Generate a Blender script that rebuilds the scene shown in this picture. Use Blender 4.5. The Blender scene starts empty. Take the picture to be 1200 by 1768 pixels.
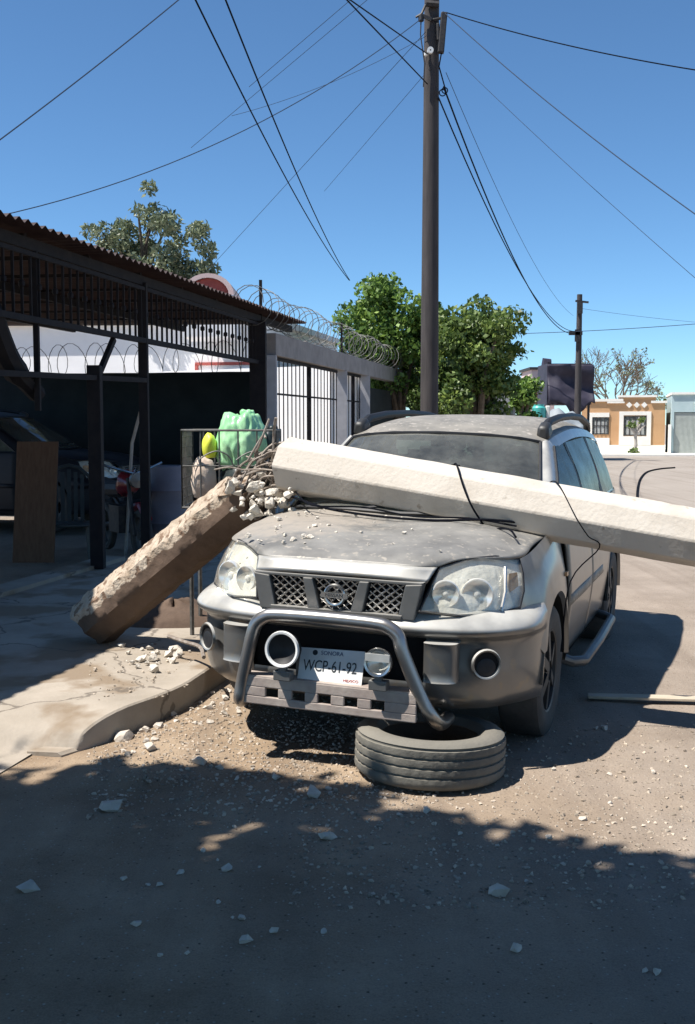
import bpy, bmesh, math, random
import numpy as np
from mathutils import Vector, Matrix, Euler, noise as mnoise
R = math.radians
S = bpy.context.scene
COL = S.collection
# ------------------------------------------------------------------ camera
CAM_H, PITCH, FPX = 1.592, R(4.75), 1850.0
cd = bpy.data.cameras.new('camera'); cam = bpy.data.objects.new('camera', cd); COL.objects.link(cam)
cam.location = (0, 0, CAM_H); cam.rotation_euler = (R(90) - PITCH, 0, 0)
cd.sensor_fit = 'HORIZONTAL'; cd.sensor_width = 36.0; cd.lens = 36.0 * FPX / 1200.0
cd.clip_start = 0.05; cd.clip_end = 2000
S.camera = cam
# ------------------------------------------------------------------ world, sun, exposure
SUN_EL, SUN_AZ = R(61), R(17)                 # light travels towards (cos az, sin az)
to_sun = Vector((-math.cos(SUN_AZ) * math.cos(SUN_EL), -math.sin(SUN_AZ) * math.cos(SUN_EL), math.sin(SUN_EL)))
W = bpy.data.worlds.new('World'); S.world = W; W.use_nodes = True
wn = W.node_tree.nodes; wl = W.node_tree.links
bg = wn['Background']
sky = wn.new('ShaderNodeTexSky'); sky.sky_type = 'NISHITA'; sky.sun_disc = False
sky.sun_elevation = SUN_EL; sky.sun_rotation = math.atan2(to_sun.x, to_sun.y)
sky.air_density = 0.68; sky.dust_density = 0.0; sky.ozone_density = 7.0; sky.altitude = 0
tint = wn.new('ShaderNodeVectorMath'); tint.operation = 'MULTIPLY'; tint.inputs[1].default_value = (.87, 1.05, 1.04)
wl.new(sky.outputs[0], tint.inputs[0]); wl.new(tint.outputs[0], bg.inputs[0]); bg.inputs[1].default_value = 0.080
sd = bpy.data.lights.new('sun', 'SUN'); sun = bpy.data.objects.new('sun', sd); COL.objects.link(sun)
sd.energy = 4.2; sd.angle = R(0.55); sd.color = (1.0, 0.95, 0.88)
sun.rotation_euler = to_sun.to_track_quat('Z', 'Y').to_euler(); sun.location = (-20, -8, 40)
S.view_settings.view_transform = 'Standard'; S.view_settings.look = 'None'
S.view_settings.exposure = 0.95; S.view_settings.gamma = 1.0
S.cycles.max_bounces = 6; S.cycles.transparent_max_bounces = 12
S.cycles.use_denoising = True
# ------------------------------------------------------------------ helpers
SA = R(12.2)                                   # the street runs 12.2 degrees right of the view
UX, UY = math.sin(SA), math.cos(SA)
def st(u, v, z=0.0): return Vector((u * UX + v * UY, u * UY - v * UX, z))    # along / across the street
def at(px, py, D):                             # photo pixel at depth D (metres along the view) -> point
    a = (px - 600) / FPX; b = (884 - py) / FPX
    c, s = math.cos(PITCH), math.sin(PITCH)
    d = Vector((a, c + b * s, -s + b * c)); t = D / d.y
    return Vector((d.x * t, D, CAM_H + d.z * t))
def gnd(px, py, z=0.0):
    a = (px - 600) / FPX; b = (884 - py) / FPX
    c, s = math.cos(PITCH), math.sin(PITCH)
    d = Vector((a, c + b * s, -s + b * c)); t = (z - CAM_H) / d.z
    return Vector((d.x * t, d.y * t, z))
def tag(o, label=None, cat=None, group=None, kind=None):
    if label: o['label'] = label
    if cat: o['category'] = cat
    if group: o['group'] = group
    if kind: o['kind'] = kind
    return o
def empty(name, loc, label=None, cat=None, group=None, rot=(0, 0, 0)):
    o = bpy.data.objects.new(name, None); COL.objects.link(o); o.location = loc; o.rotation_euler = rot
    o.empty_display_size = 0.2
    return tag(o, label, cat, group)
class MB:
    def __init__(s): s.v = []; s.f = []
    def add(s, vs, fs):
        n = len(s.v); s.v += [tuple(p) for p in vs]; s.f += [tuple(i + n for i in f) for f in fs]; return s
    def box(s, c, d, rz=0.0, rot=None, taper=1.0):
        hx, hy, hz = d[0] / 2, d[1] / 2, d[2] / 2
        M = (rot if rot is not None else Matrix.Rotation(rz, 3, 'Z'))
        vs = []
        for z in (-1, 1):
            k = taper if z > 0 else 1.0
            for x, y in ((-1, -1), (1, -1), (1, 1), (-1, 1)):
                vs.append(Vector(c) + M @ Vector((x * hx * k, y * hy * k, z * hz)))
        return s.add(vs, [(3, 2, 1, 0), (4, 5, 6, 7), (0, 1, 5, 4), (1, 2, 6, 5), (2, 3, 7, 6), (3, 0, 4, 7)])
    def bar(s, a, b, w, h):                     # rectangular bar from a to b
        a, b = Vector(a), Vector(b); d = b - a
        q = d.to_track_quat('Y', 'Z').to_matrix()
        return s.box((a + b) / 2, (w, d.length, h), rot=q)
    def tube(s, pts, r, n=8, caps=True):
        P = [Vector(p) for p in pts]; m = len(P)
        rr = r if isinstance(r, (list, tuple)) else [r] * m
        up = None; rings = []
        for i in range(m):
            t = (P[min(i + 1, m - 1)] - P[max(i - 1, 0)]).normalized()
            if up is None:
                up = Vector((0, 0, 1)) if abs(t.z) < 0.9 else Vector((1, 0, 0))
            x = t.cross(up).normalized(); up = x.cross(t).normalized()
            rings.append([P[i] + (x * math.cos(2 * math.pi * k / n) + up * math.sin(2 * math.pi * k / n)) * rr[i] for k in range(n)])
        vs = [p for rg in rings for p in rg]; fs = []
        for i in range(m - 1):
            for k in range(n):
                a = i * n + k; b = i * n + (k + 1) % n
                fs.append((a, b, b + n, a + n))
        if caps: fs.append(tuple(range(n - 1, -1, -1))); fs.append(tuple((m - 1) * n + k for k in range(n)))
        return s.add(vs, fs)
    def lathe(s, prof, n=32, M=None, closed=False):   # profile (r, z) round local z
        M = M or Matrix.Identity(4); vs = []; fs = []
        m = len(prof)
        for k in range(n):
            a = 2 * math.pi * k / n
            for r, z in prof: vs.append(M @ Vector((r * math.cos(a), r * math.sin(a), z)))
        mm = m if closed else m - 1
        for k in range(n):
            for i in range(mm):
                a = k * m + i; b = k * m + (i + 1) % m; c = ((k + 1) % n) * m + (i + 1) % m; d = ((k + 1) % n) * m + i
                fs.append((a, d, c, b))
        return s.add(vs, fs)
    def prism(s, poly, d):                      # polygon (3-D points) pushed by vector d
        n = len(poly); d = Vector(d); P = [Vector(p) for p in poly]
        return s.add(P + [p + d for p in P], [tuple(range(n - 1, -1, -1)), tuple(range(n, 2 * n))] +
                     [(i, (i + 1) % n, (i + 1) % n + n, i + n) for i in range(n)])
    def patch(s, rows, ku=6, kv=6, flip=False):  # smooth surface through a net of points
        A = np.array([[tuple(p) for p in r] for r in rows], float)
        def cr(A, k):
            n = A.shape[0]
            if n == 2: t = np.linspace(0, 1, k + 1)[:, None, None]; return A[0] * (1 - t) + A[1] * t
            B = np.concatenate([[2 * A[0] - A[1]], A, [2 * A[-1] - A[-2]]]); out = []
            for i in range(n - 1):
                p0, p1, p2, p3 = B[i], B[i + 1], B[i + 2], B[i + 3]
                for j in range(k):
                    t = j / k
                    out.append(0.5 * (2 * p1 + (p2 - p0) * t + (2 * p0 - 5 * p1 + 4 * p2 - p3) * t * t + (3 * p1 - p0 - 3 * p2 + p3) * t ** 3))
            out.append(A[-1]); return np.array(out)
        B = cr(A, ku); C = cr(B.transpose(1, 0, 2), kv).transpose(1, 0, 2)
        h, w = C.shape[:2]; fs = []
        for i in range(h - 1):
            for j in range(w - 1):
                q = (i * w + j, i * w + j + 1, (i + 1) * w + j + 1, (i + 1) * w + j)
                fs.append(q[::-1] if flip else q)
        return s.add([tuple(p) for p in C.reshape(-1, 3)], fs)
    def build(s, name, mat=None, parent=None, smooth=True, world=False, solid=0.0, bevel=0.0, merge=False, ang=35):
        off = Vector(parent.location) if (parent is not None and world) else Vector((0, 0, 0))
        me = bpy.data.meshes.new(name)
        me.from_pydata([(p[0] - off.x, p[1] - off.y, p[2] - off.z) for p in s.v], [], s.f)
        if merge or True:
            bm = bmesh.new(); bm.from_mesh(me)
            if merge: bmesh.ops.remove_doubles(bm, verts=bm.verts, dist=1e-5)
            bmesh.ops.recalc_face_normals(bm, faces=bm.faces); bm.to_mesh(me); bm.free()
        if mat: me.materials.append(mat)
        o = bpy.data.objects.new(name, me); COL.objects.link(o)
        if parent is not None: o.parent = parent
        if smooth:
            me.polygons.foreach_set('use_smooth', [True] * len(me.polygons))
            try: me.set_sharp_from_angle(angle=R(ang))
            except Exception: pass
        if solid:
            m = o.modifiers.new('thickness', 'SOLIDIFY'); m.thickness = solid; m.offset = -1
        if bevel:
            m = o.modifiers.new('bevel', 'BEVEL'); m.width = bevel; m.segments = 2; m.limit_method = 'ANGLE'; m.angle_limit = R(40)
        return o
def copy_tree(o, parent=None):
    c = o.copy(); COL.objects.link(c)
    if parent is not None: c.parent = parent
    for ch in list(o.children): copy_tree(ch, c)
    return c
def text_mb(txt, size, M, depth=0.001, squash=1.0):
    cu = bpy.data.curves.new('t', 'FONT'); cu.body = txt; cu.size = size; cu.extrude = depth
    cu.align_x = 'CENTER'; cu.align_y = 'CENTER'
    o = bpy.data.objects.new('t', cu); COL.objects.link(o)
    dg = bpy.context.evaluated_depsgraph_get()
    me = bpy.data.meshes.new_from_object(o.evaluated_get(dg))
    b = MB(); b.add([M @ Vector((v.co.x * squash, v.co.y, v.co.z)) for v in me.vertices], [tuple(p.vertices) for p in me.polygons])
    bpy.data.objects.remove(o); bpy.data.curves.remove(cu); bpy.data.meshes.remove(me)
    return b
# ------------------------------------------------------------------ materials
def mk(name, c1, c2=None, scale=6.0, rough=0.75, metal=0.0, bump=0.0, bscale=40.0, spec=0.4, sharp=(0.35, 0.65), detail=6, coat=0.0, c3=None, s3=60, t3=0.62, rnd=0.0, stretch=None):
    m = bpy.data.materials.new(name); m.use_nodes = True
    n = m.node_tree.nodes; l = m.node_tree.links; p = n['Principled BSDF']
    p.inputs['Roughness'].default_value = rough; p.inputs['Metallic'].default_value = metal
    p.inputs['Specular IOR Level'].default_value = spec
    if coat: p.inputs['Coat Weight'].default_value = coat; p.inputs['Coat Roughness'].default_value = 0.12
    p.inputs['Base Color'].default_value = (*c1, 1)
    tc = n.new('ShaderNodeTexCoord'); vec = tc.outputs['Object']
    if stretch:
        mp = n.new('ShaderNodeMapping'); mp.inputs['Scale'].default_value = stretch; l.new(vec, mp.inputs[0]); vec = mp.outputs[0]
    col = None
    if c2:
        t = n.new('ShaderNodeTexNoise'); t.inputs['Scale'].default_value = scale; t.inputs['Detail'].default_value = detail; t.inputs['Roughness'].default_value = 0.6
        l.new(vec, t.inputs['Vector'])
        r = n.new('ShaderNodeValToRGB'); r.color_ramp.elements[0].position = sharp[0]; r.color_ramp.elements[1].position = sharp[1]
        r.color_ramp.elements[0].color = (*c1, 1); r.color_ramp.elements[1].color = (*c2, 1)
        l.new(t.outputs['Fac'], r.inputs[0]); col = r.outputs[0]
    if c3:
        t = n.new('ShaderNodeTexNoise'); t.inputs['Scale'].default_value = s3; t.inputs['Detail'].default_value = 4
        l.new(vec, t.inputs['Vector'])
        r = n.new('ShaderNodeMapRange'); r.inputs['From Min'].default_value = t3; r.inputs['From Max'].default_value = t3 + 0.08
        l.new(t.outputs['Fac'], r.inputs[0])
        mx = n.new('ShaderNodeMix'); mx.data_type = 'RGBA'; l.new(r.outputs[0], mx.inputs[0])
        if col: l.new(col, mx.inputs[6])
        else: mx.inputs[6].default_value = (*c1, 1)
        mx.inputs[7].default_value = (*c3, 1); col = mx.outputs[2]
    if rnd:
        g = n.new('ShaderNodeNewGeometry'); mr = n.new('ShaderNodeMapRange')
        mr.inputs['To Min'].default_value = 1 - rnd; mr.inputs['To Max'].default_value = 1 + rnd
        l.new(g.outputs['Random Per Island'], mr.inputs[0])
        hs = n.new('ShaderNodeHueSaturation'); l.new(mr.outputs[0], hs.inputs['Value'])
        if col: l.new(col, hs.inputs['Color'])
        else: hs.inputs['Color'].default_value = (*c1, 1)
        col = hs.outputs[0]
    if col: l.new(col, p.inputs['Base Color'])
    if bump:
        t = n.new('ShaderNodeTexNoise'); t.inputs['Scale'].default_value = bscale; t.inputs['Detail'].default_value = 5
        l.new(vec, t.inputs['Vector'])
        b = n.new('ShaderNodeBump'); b.inputs['Strength'].default_value = bump; b.inputs['Distance'].default_value = 0.02
        l.new(t.outputs['Fac'], b.inputs['Height']); l.new(b.outputs[0], p.inputs['Normal'])
    return m
def leaf_mat(name, c1, c2, trans=0.3):
    m = bpy.data.materials.new(name); m.use_nodes = True
    n = m.node_tree.nodes; l = m.node_tree.links; p = n['Principled BSDF']
    g = n.new('ShaderNodeNewGeometry'); r = n.new('ShaderNodeValToRGB')
    r.color_ramp.elements[0].color = (*c1, 1); r.color_ramp.elements[1].color = (*c2, 1)
    e = r.color_ramp.elements.new(.93); e.color = (*c2, 1); r.color_ramp.elements[-1].color = (c2[0] * 1.2, c2[1] * 1.08, c2[2], 1)
    tc = n.new('ShaderNodeTexCoord'); t0 = n.new('ShaderNodeTexNoise'); t0.inputs['Scale'].default_value = 1.7; t0.inputs['Detail'].default_value = 3; l.new(tc.outputs['Object'], t0.inputs['Vector'])
    m0 = n.new('ShaderNodeMapRange'); m0.inputs['From Min'].default_value = .3; m0.inputs['From Max'].default_value = .7; m0.inputs['To Min'].default_value = -.28; m0.inputs['To Max'].default_value = .28; l.new(t0.outputs['Fac'], m0.inputs[0])
    a0 = n.new('ShaderNodeMath'); a0.operation = 'ADD'; a0.use_clamp = True; l.new(g.outputs['Random Per Island'], a0.inputs[0]); l.new(m0.outputs[0], a0.inputs[1])
    l.new(a0.outputs[0], r.inputs[0]); l.new(r.outputs[0], p.inputs['Base Color'])
    p.inputs['Roughness'].default_value = 0.5
    t = n.new('ShaderNodeBsdfTranslucent'); l.new(r.outputs[0], t.inputs[0])
    mx = n.new('ShaderNodeMixShader'); mx.inputs[0].default_value = trans
    l.new(p.outputs[0], mx.inputs[1]); l.new(t.outputs[0], mx.inputs[2]); l.new(mx.outputs[0], n['Material Output'].inputs[0])
    return m
def glass_mat(name, tint, refl=0.12, dust=0.15, dustc=(.4, .37, .32), rough=0.03, dscale=5.0):
    m = bpy.data.materials.new(name); m.use_nodes = True
    n = m.node_tree.nodes; l = m.node_tree.links; n.remove(n['Principled BSDF'])
    tr = n.new('ShaderNodeBsdfTransparent'); tr.inputs[0].default_value = (*tint, 1)
    gl = n.new('ShaderNodeBsdfGlossy'); gl.inputs['Roughness'].default_value = rough
    df = n.new('ShaderNodeBsdfDiffuse'); df.inputs[0].default_value = (*dustc, 1)  # dust layer; on the side windows it paints a reflection
    lw = n.new('ShaderNodeFresnel'); gb = n.new('ShaderNodeNewGeometry'); mi_ = n.new('ShaderNodeMapRange'); mi_.inputs['To Min'].default_value = 1.5; mi_.inputs['To Max'].default_value = 1 / 1.5
    l.new(gb.outputs['Backfacing'], mi_.inputs[0]); l.new(mi_.outputs[0], lw.inputs[0])      # the same reflection from both sides of a thin pane
    ad = n.new('ShaderNodeMath'); ad.operation = 'ADD'; ad.inputs[1].default_value = refl; l.new(lw.outputs[0], ad.inputs[0])
    m1 = n.new('ShaderNodeMixShader'); l.new(ad.outputs[0], m1.inputs[0]); l.new(tr.outputs[0], m1.inputs[1]); l.new(gl.outputs[0], m1.inputs[2])
    tc = n.new('ShaderNodeTexCoord'); t = n.new('ShaderNodeTexNoise'); t.inputs['Scale'].default_value = dscale; t.inputs['Detail'].default_value = 8; t.inputs['Roughness'].default_value = 0.7
    l.new(tc.outputs['Object'], t.inputs['Vector'])
    r = n.new('ShaderNodeMapRange'); r.inputs['From Min'].default_value = 0.3; r.inputs['From Max'].default_value = 0.75
    r.inputs['To Min'].default_value = dust * 0.4; r.inputs['To Max'].default_value = dust * 1.8
    l.new(t.outputs['Fac'], r.inputs[0])
    m2 = n.new('ShaderNodeMixShader'); l.new(r.outputs[0], m2.inputs[0]); l.new(m1.outputs[0], m2.inputs[1]); l.new(df.outputs[0], m2.inputs[2])
    l.new(m2.outputs[0], n['Material Output'].inputs[0])
    return m
M = {}
M['paint'] = mk('silver_paint', (.15, .15, .147), (.19, .187, .178), 3, rough=.33, metal=.55, coat=.3, bump=.02, bscale=8, c3=(.20, .18, .15), s3=14, t3=.60)
M['dusty'] = mk('dusty_silver_paint', (.17, .166, .156), (.29, .28, .258), 4, rough=.5, metal=.2, bump=.04, bscale=60, c3=(.36, .33, .285), s3=26, t3=.60)
M['roofpaint'] = mk('dusty_roof_paint', (.19, .18, .16), (.29, .27, .235), 5, rough=.6, metal=.1, bump=.04, bscale=60, c3=(.45, .41, .36), s3=30, t3=.6)
M['trim'] = mk('satin_grey_trim', (.16, .16, .155), (.20, .195, .185), 5, rough=.42, metal=.6, bump=.03, bscale=30)
M['chrome'] = mk('dull_chrome', (.55, .55, .54), (.45, .43, .40), 9, rough=.25, metal=.95)
M['black'] = mk('black_plastic', (.012, .013, .016), (.02, .02, .022), 12, rough=.55)
M['void'] = mk('black_underside', (.006, .006, .007), rough=.9)
M['rubber'] = mk('tyre_rubber', (.045, .044, .043), (.075, .07, .064), 7, rough=.8, bump=.15, bscale=60)
M['oldrubber'] = mk('dusty_tyre_rubber', (.10, .097, .085), (.165, .155, .13), 5, rough=.85, bump=.2, bscale=50)
M['darktube'] = mk('dull_step_tube', (.13, .13, .13), (.18, .175, .165), 6, rough=.45, metal=.6)
M['rim'] = mk('wheel_alloy', (.07, .07, .07), (.05, .05, .05), 6, rough=.5, metal=.5)
M['glass'] = glass_mat('dusty_windscreen_glass', (.34, .40, .37), .05, .18, (.42, .43, .39), dscale=2.4)
M['sideglass'] = glass_mat('tinted_glass_painted_reflection', (.16, .20, .18), .0, .40, (.16, .18, .15), rough=.12)  # dull green film colour stands in for trees reflected in these windows
M['lens'] = glass_mat('clear_lamp_lens', (.95, .95, .92), .03, .10, (.80, .76, .66), rough=.08, dscale=9)
M['bowl'] = mk('lamp_reflector', (.86, .86, .83), (.74, .73, .68), 14, rough=.22, metal=.5)
M['housing'] = mk('lamp_housing', (.70, .69, .63), (.88, .87, .81), 11, rough=.28, metal=.2, bump=.5, bscale=24)
M['amber'] = mk('amber_reflector', (.50, .28, .12), (.6, .42, .28), 20, rough=.35)
M['plate'] = mk('white_plate', (.78, .78, .76), (.70, .69, .66), 12, rough=.45)
M['ink'] = mk('plate_ink', (.03, .035, .04), rough=.5)
M['blueink'] = mk('plate_header_ink', (.06, .09, .18), rough=.5)
M['redink'] = mk('plate_footer_ink', (.45, .12, .10), rough=.5)
M['dustymetal'] = mk('dusty_bar_steel', (.33, .27, .24), (.45, .39, .34), 8, rough=.7, metal=.15, bump=.1, bscale=40)
M['tubesteel'] = mk('brushed_tube_steel', (.30, .30, .30), (.40, .38, .36), 6, rough=.34, metal=.9)
M['seat'] = mk('dark_seat_fabric', (.05, .05, .052), (.07, .068, .065), 20, rough=.9)
M['cream'] = mk('cream_tag_glint', (.75, .74, .68), rough=.6)
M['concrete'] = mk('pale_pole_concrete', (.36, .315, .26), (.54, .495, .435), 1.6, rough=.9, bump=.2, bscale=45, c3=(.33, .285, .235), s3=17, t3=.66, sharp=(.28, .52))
M['rough_concrete'] = mk('broken_earthy_concrete', (.34, .265, .195), (.53, .45, .36), 9, rough=.95, bump=.9, bscale=30, c3=(.19, .125, .085), s3=17, t3=.53)
def mix_mats(name, a, b, attr):
    m = a.copy(); m.name = name; n = m.node_tree.nodes; l = m.node_tree.links; out = n['Material Output']; pa = n['Principled BSDF']
    remap = {}
    for q in b.node_tree.nodes:
        if q.type == 'OUTPUT_MATERIAL': continue
        k = n.new(q.bl_idname); remap[q] = k
        for i, s_ in enumerate(q.inputs):
            if hasattr(s_, 'default_value'):
                try: k.inputs[i].default_value = s_.default_value
                except Exception: pass
        if q.type == 'VALTORGB':
            for i in range(2): k.color_ramp.elements[i].position = q.color_ramp.elements[i].position; k.color_ramp.elements[i].color = q.color_ramp.elements[i].color
        if q.type == 'MIX': k.data_type = q.data_type; [setattr(k.inputs[i], 'default_value', q.inputs[i].default_value) for i in (6, 7)]
    for e in b.node_tree.links:
        if e.to_node.type == 'OUTPUT_MATERIAL': continue
        fi = list(e.from_node.outputs).index(e.from_socket); ti = list(e.to_node.inputs).index(e.to_socket)
        l.new(remap[e.from_node].outputs[fi], remap[e.to_node].inputs[ti])
    pb_ = [remap[q] for q in remap if q.type == 'BSDF_PRINCIPLED'][0]
    at_ = n.new('ShaderNodeAttribute'); at_.attribute_name = attr
    tc = n.new('ShaderNodeTexCoord'); t = n.new('ShaderNodeTexNoise'); t.inputs['Scale'].default_value = 11; t.inputs['Detail'].default_value = 6; l.new(tc.outputs['Object'], t.inputs['Vector'])
    ad = n.new('ShaderNodeMath'); ad.operation = 'ADD'; l.new(at_.outputs['Fac'], ad.inputs[0]); l.new(t.outputs['Fac'], ad.inputs[1])
    r = n.new('ShaderNodeMapRange'); r.inputs['From Min'].default_value = .97; r.inputs['From Max'].default_value = 1.05; l.new(ad.outputs[0], r.inputs[0])
    mx = n.new('ShaderNodeMixShader'); l.new(r.outputs[0], mx.inputs[0]); l.new(pa.outputs[0], mx.inputs[1]); l.new(pb_.outputs[0], mx.inputs[2]); l.new(mx.outputs[0], out.inputs[0])
    return m
M['darkbrown'] = mk('dark_brown_concrete', (.075, .050, .036), (.135, .092, .066), 3.5, rough=.95, bump=.3, bscale=30)  # brown darkened to carry the shade on the stump's sides
M['stump'] = mix_mats('snapped_pole_surface', M['darkbrown'], M['rough_concrete'], 'rough')
M['rubble'] = mk('broken_concrete', (.52, .47, .40), (.68, .63, .55), 12, rough=.95, bump=.5, bscale=60)
M['rebar'] = mk('rusty_rebar', (.20, .16, .13), (.34, .30, .26), 30, rough=.7, metal=.3)
M['cable'] = mk('black_cable', (.004, .005, .009), rough=.9, spec=.1)
M['cablegrey'] = mk('grey_cable', (.045, .06, .09), rough=.9, spec=.1)
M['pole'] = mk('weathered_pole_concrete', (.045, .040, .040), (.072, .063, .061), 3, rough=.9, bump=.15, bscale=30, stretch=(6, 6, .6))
M['hardware'] = mk('dark_line_hardware', (.03, .03, .035), (.06, .055, .05), 20, rough=.6, metal=.3)
M['porcelain'] = mk('white_porcelain', (.75, .75, .73), rough=.3)
M['darksteel'] = mk('dark_painted_steel', (.011, .010, .013), (.02, .017, .018), 9, rough=.75, spec=.2)
M['roofsheet'] = mk('brown_corrugated_sheet', (.028, .014, .014), (.05, .03, .028), 4, rough=.7, bump=.05)
M['screen'] = mk('dark_shade_cloth', (.012, .018, .020), (.02, .028, .03), 3, rough=.9)
M['white_wall'] = mk('white_painted_wall', (.84, .83, .82), (.78, .77, .76), 2, rough=.85, bump=.04)
M['grey_wall'] = mk('bare_grey_render', (.24, .225, .22), (.32, .30, .29), 4, rough=.9, bump=.1)
M['white_post'] = mk('whitewashed_post', (.45, .45, .47), (.36, .36, .38), 5, rough=.9)
M['redtile'] = mk('red_tile', (.32, .06, .05), (.40, .10, .08), 8, rough=.7)
M['sidewalk'] = mk('worn_sidewalk_concrete', (.29, .25, .20), (.39, .34, .28), 2.2, rough=.95, bump=.15, bscale=50, c3=(.235, .18, .125), s3=1.9, t3=.50)
def add_dust_top_light(m, col, lo=.15, hi=.75, amount=.9):       # settled dust, also painting up-facing faces lighter as if lit from above
    n = m.node_tree.nodes; l = m.node_tree.links; p = n['Principled BSDF']; src = p.inputs['Base Color'].links[0].from_socket
    g = n.new('ShaderNodeNewGeometry'); sx = n.new('ShaderNodeSeparateXYZ'); l.new(g.outputs['Normal'], sx.inputs[0])
    r = n.new('ShaderNodeMapRange'); r.interpolation_type = 'SMOOTHSTEP'; r.inputs['From Min'].default_value = lo; r.inputs['From Max'].default_value = hi; r.inputs['To Max'].default_value = amount; l.new(sx.outputs[2], r.inputs[0])
    tc = n.new('ShaderNodeTexCoord'); t = n.new('ShaderNodeTexNoise'); t.inputs['Scale'].default_value = 6; t.inputs['Detail'].default_value = 7; l.new(tc.outputs['Object'], t.inputs['Vector'])
    q = n.new('ShaderNodeMapRange'); q.inputs['From Min'].default_value = .3; q.inputs['From Max'].default_value = .6; q.inputs['To Min'].default_value = .6; l.new(t.outputs['Fac'], q.inputs[0])
    k = n.new('ShaderNodeMath'); k.operation = 'MULTIPLY'; l.new(r.outputs[0], k.inputs[0]); l.new(q.outputs[0], k.inputs[1])
    mx = n.new('ShaderNodeMix'); mx.data_type = 'RGBA'; l.new(k.outputs[0], mx.inputs[0]); l.new(src, mx.inputs[6]); mx.inputs[7].default_value = (*col, 1); l.new(mx.outputs[2], p.inputs['Base Color'])
    iv = n.new('ShaderNodeMath'); iv.operation = 'MULTIPLY_ADD'; iv.inputs[1].default_value = -p.inputs['Metallic'].default_value; iv.inputs[2].default_value = p.inputs['Metallic'].default_value; l.new(k.outputs[0], iv.inputs[0]); l.new(iv.outputs[0], p.inputs['Metallic'])
add_dust_top_light(M['paint'], (.50, .49, .455), -.02, .55, 1.0); add_dust_top_light(M['trim'], (.30, .29, .265)); add_dust_top_light(M['oldrubber'], (.20, .185, .155), .2, .9, .8)
def add_spill(m, c, r0, r1, col):                       # a spill of concrete powder round one point of the panel
    n = m.node_tree.nodes; l = m.node_tree.links; p = n['Principled BSDF']; src = p.inputs['Base Color'].links[0].from_socket
    tc = n.new('ShaderNodeTexCoord'); d = n.new('ShaderNodeVectorMath'); d.operation = 'DISTANCE'; l.new(tc.outputs['Object'], d.inputs[0]); d.inputs[1].default_value = c
    f = n.new('ShaderNodeMapRange'); f.inputs['From Min'].default_value = r0; f.inputs['From Max'].default_value = r1; f.inputs['To Min'].default_value = .42; f.inputs['To Max'].default_value = -.12; l.new(d.outputs['Value'], f.inputs[0])
    t = n.new('ShaderNodeTexNoise'); t.inputs['Scale'].default_value = 9; t.inputs['Detail'].default_value = 9; t.inputs['Roughness'].default_value = .72; l.new(tc.outputs['Object'], t.inputs['Vector'])
    a = n.new('ShaderNodeMath'); a.operation = 'ADD'; l.new(f.outputs[0], a.inputs[0]); l.new(t.outputs['Fac'], a.inputs[1])
    k = n.new('ShaderNodeMapRange'); k.inputs['From Min'].default_value = .52; k.inputs['From Max'].default_value = .78; k.inputs['To Max'].default_value = .85; l.new(a.outputs[0], k.inputs[0])
    mx = n.new('ShaderNodeMix'); mx.data_type = 'RGBA'; l.new(k.outputs[0], mx.inputs[0]); l.new(src, mx.inputs[6]); mx.inputs[7].default_value = (*col, 1); l.new(mx.outputs[2], p.inputs['Base Color'])
add_spill(M['dusty'], (-.5, .75, 1.05), .05, .75, (.40, .355, .30))
def add_cracks(m, scale, width, col=(.12, .10, .08)):
    n = m.node_tree.nodes; l = m.node_tree.links; p = n['Principled BSDF']; src = p.inputs['Base Color'].links[0].from_socket
    tc = n.new('ShaderNodeTexCoord'); ns = n.new('ShaderNodeTexNoise'); ns.inputs['Scale'].default_value = 3.0; ns.inputs['Detail'].default_value = 6; l.new(tc.outputs['Object'], ns.inputs['Vector'])
    ad = n.new('ShaderNodeVectorMath'); ad.operation = 'MULTIPLY_ADD'; l.new(ns.outputs['Color'], ad.inputs[0]); ad.inputs[1].default_value = (.5, .5, .5); l.new(tc.outputs['Object'], ad.inputs[2])
    v = n.new('ShaderNodeTexVoronoi'); v.feature = 'DISTANCE_TO_EDGE'; v.inputs['Scale'].default_value = scale; l.new(ad.outputs[0], v.inputs['Vector'])
    r = n.new('ShaderNodeMapRange'); r.inputs['From Min'].default_value = width * .4; r.inputs['From Max'].default_value = width; r.inputs['To Min'].default_value = .75; r.inputs['To Max'].default_value = 0; l.new(v.outputs['Distance'], r.inputs[0])
    mx = n.new('ShaderNodeMix'); mx.data_type = 'RGBA'; l.new(r.outputs[0], mx.inputs[0]); l.new(src, mx.inputs[6]); mx.inputs[7].default_value = (*col, 1); l.new(mx.outputs[2], p.inputs['Base Color'])
add_cracks(M['sidewalk'], .8, .012)
M['bark'] = mk('grey_brown_bark', (.10, .075, .055), (.17, .135, .10), 14, rough=.95, bump=.4, bscale=25)
M['palebark'] = mk('pale_bark', (.30, .27, .24), (.42, .38, .34), 10, rough=.9, bump=.2)
M['leaf'] = leaf_mat('ficus_leaf', (.04, .09, .015), (.24, .38, .08), .3)
M['leaf2'] = leaf_mat('olive_leaf', (.035, .07, .015), (.20, .285, .07), .28)
M['leafshade'] = leaf_mat('dense_dark_leaf', (.015, .03, .008), (.05, .075, .02), .08)  # dark, nearly opaque leaf chosen to deepen the shade below
M['leaf3'] = leaf_mat('grey_green_leaf', (.085, .115, .06), (.26, .30, .18), .25)
M['greenbag'] = mk('green_plastic_bag', (.24, .60, .28), (.46, .78, .46), 3, rough=.28, bump=.25, bscale=8, spec=.5)
M['yellow'] = mk('yellow_plastic', (.72, .78, .08), (.62, .66, .06), 6, rough=.4)
M['palebag'] = mk('pale_sack', (.52, .40, .32), (.66, .56, .47), 8, rough=.7, bump=.4, bscale=12)
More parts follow.
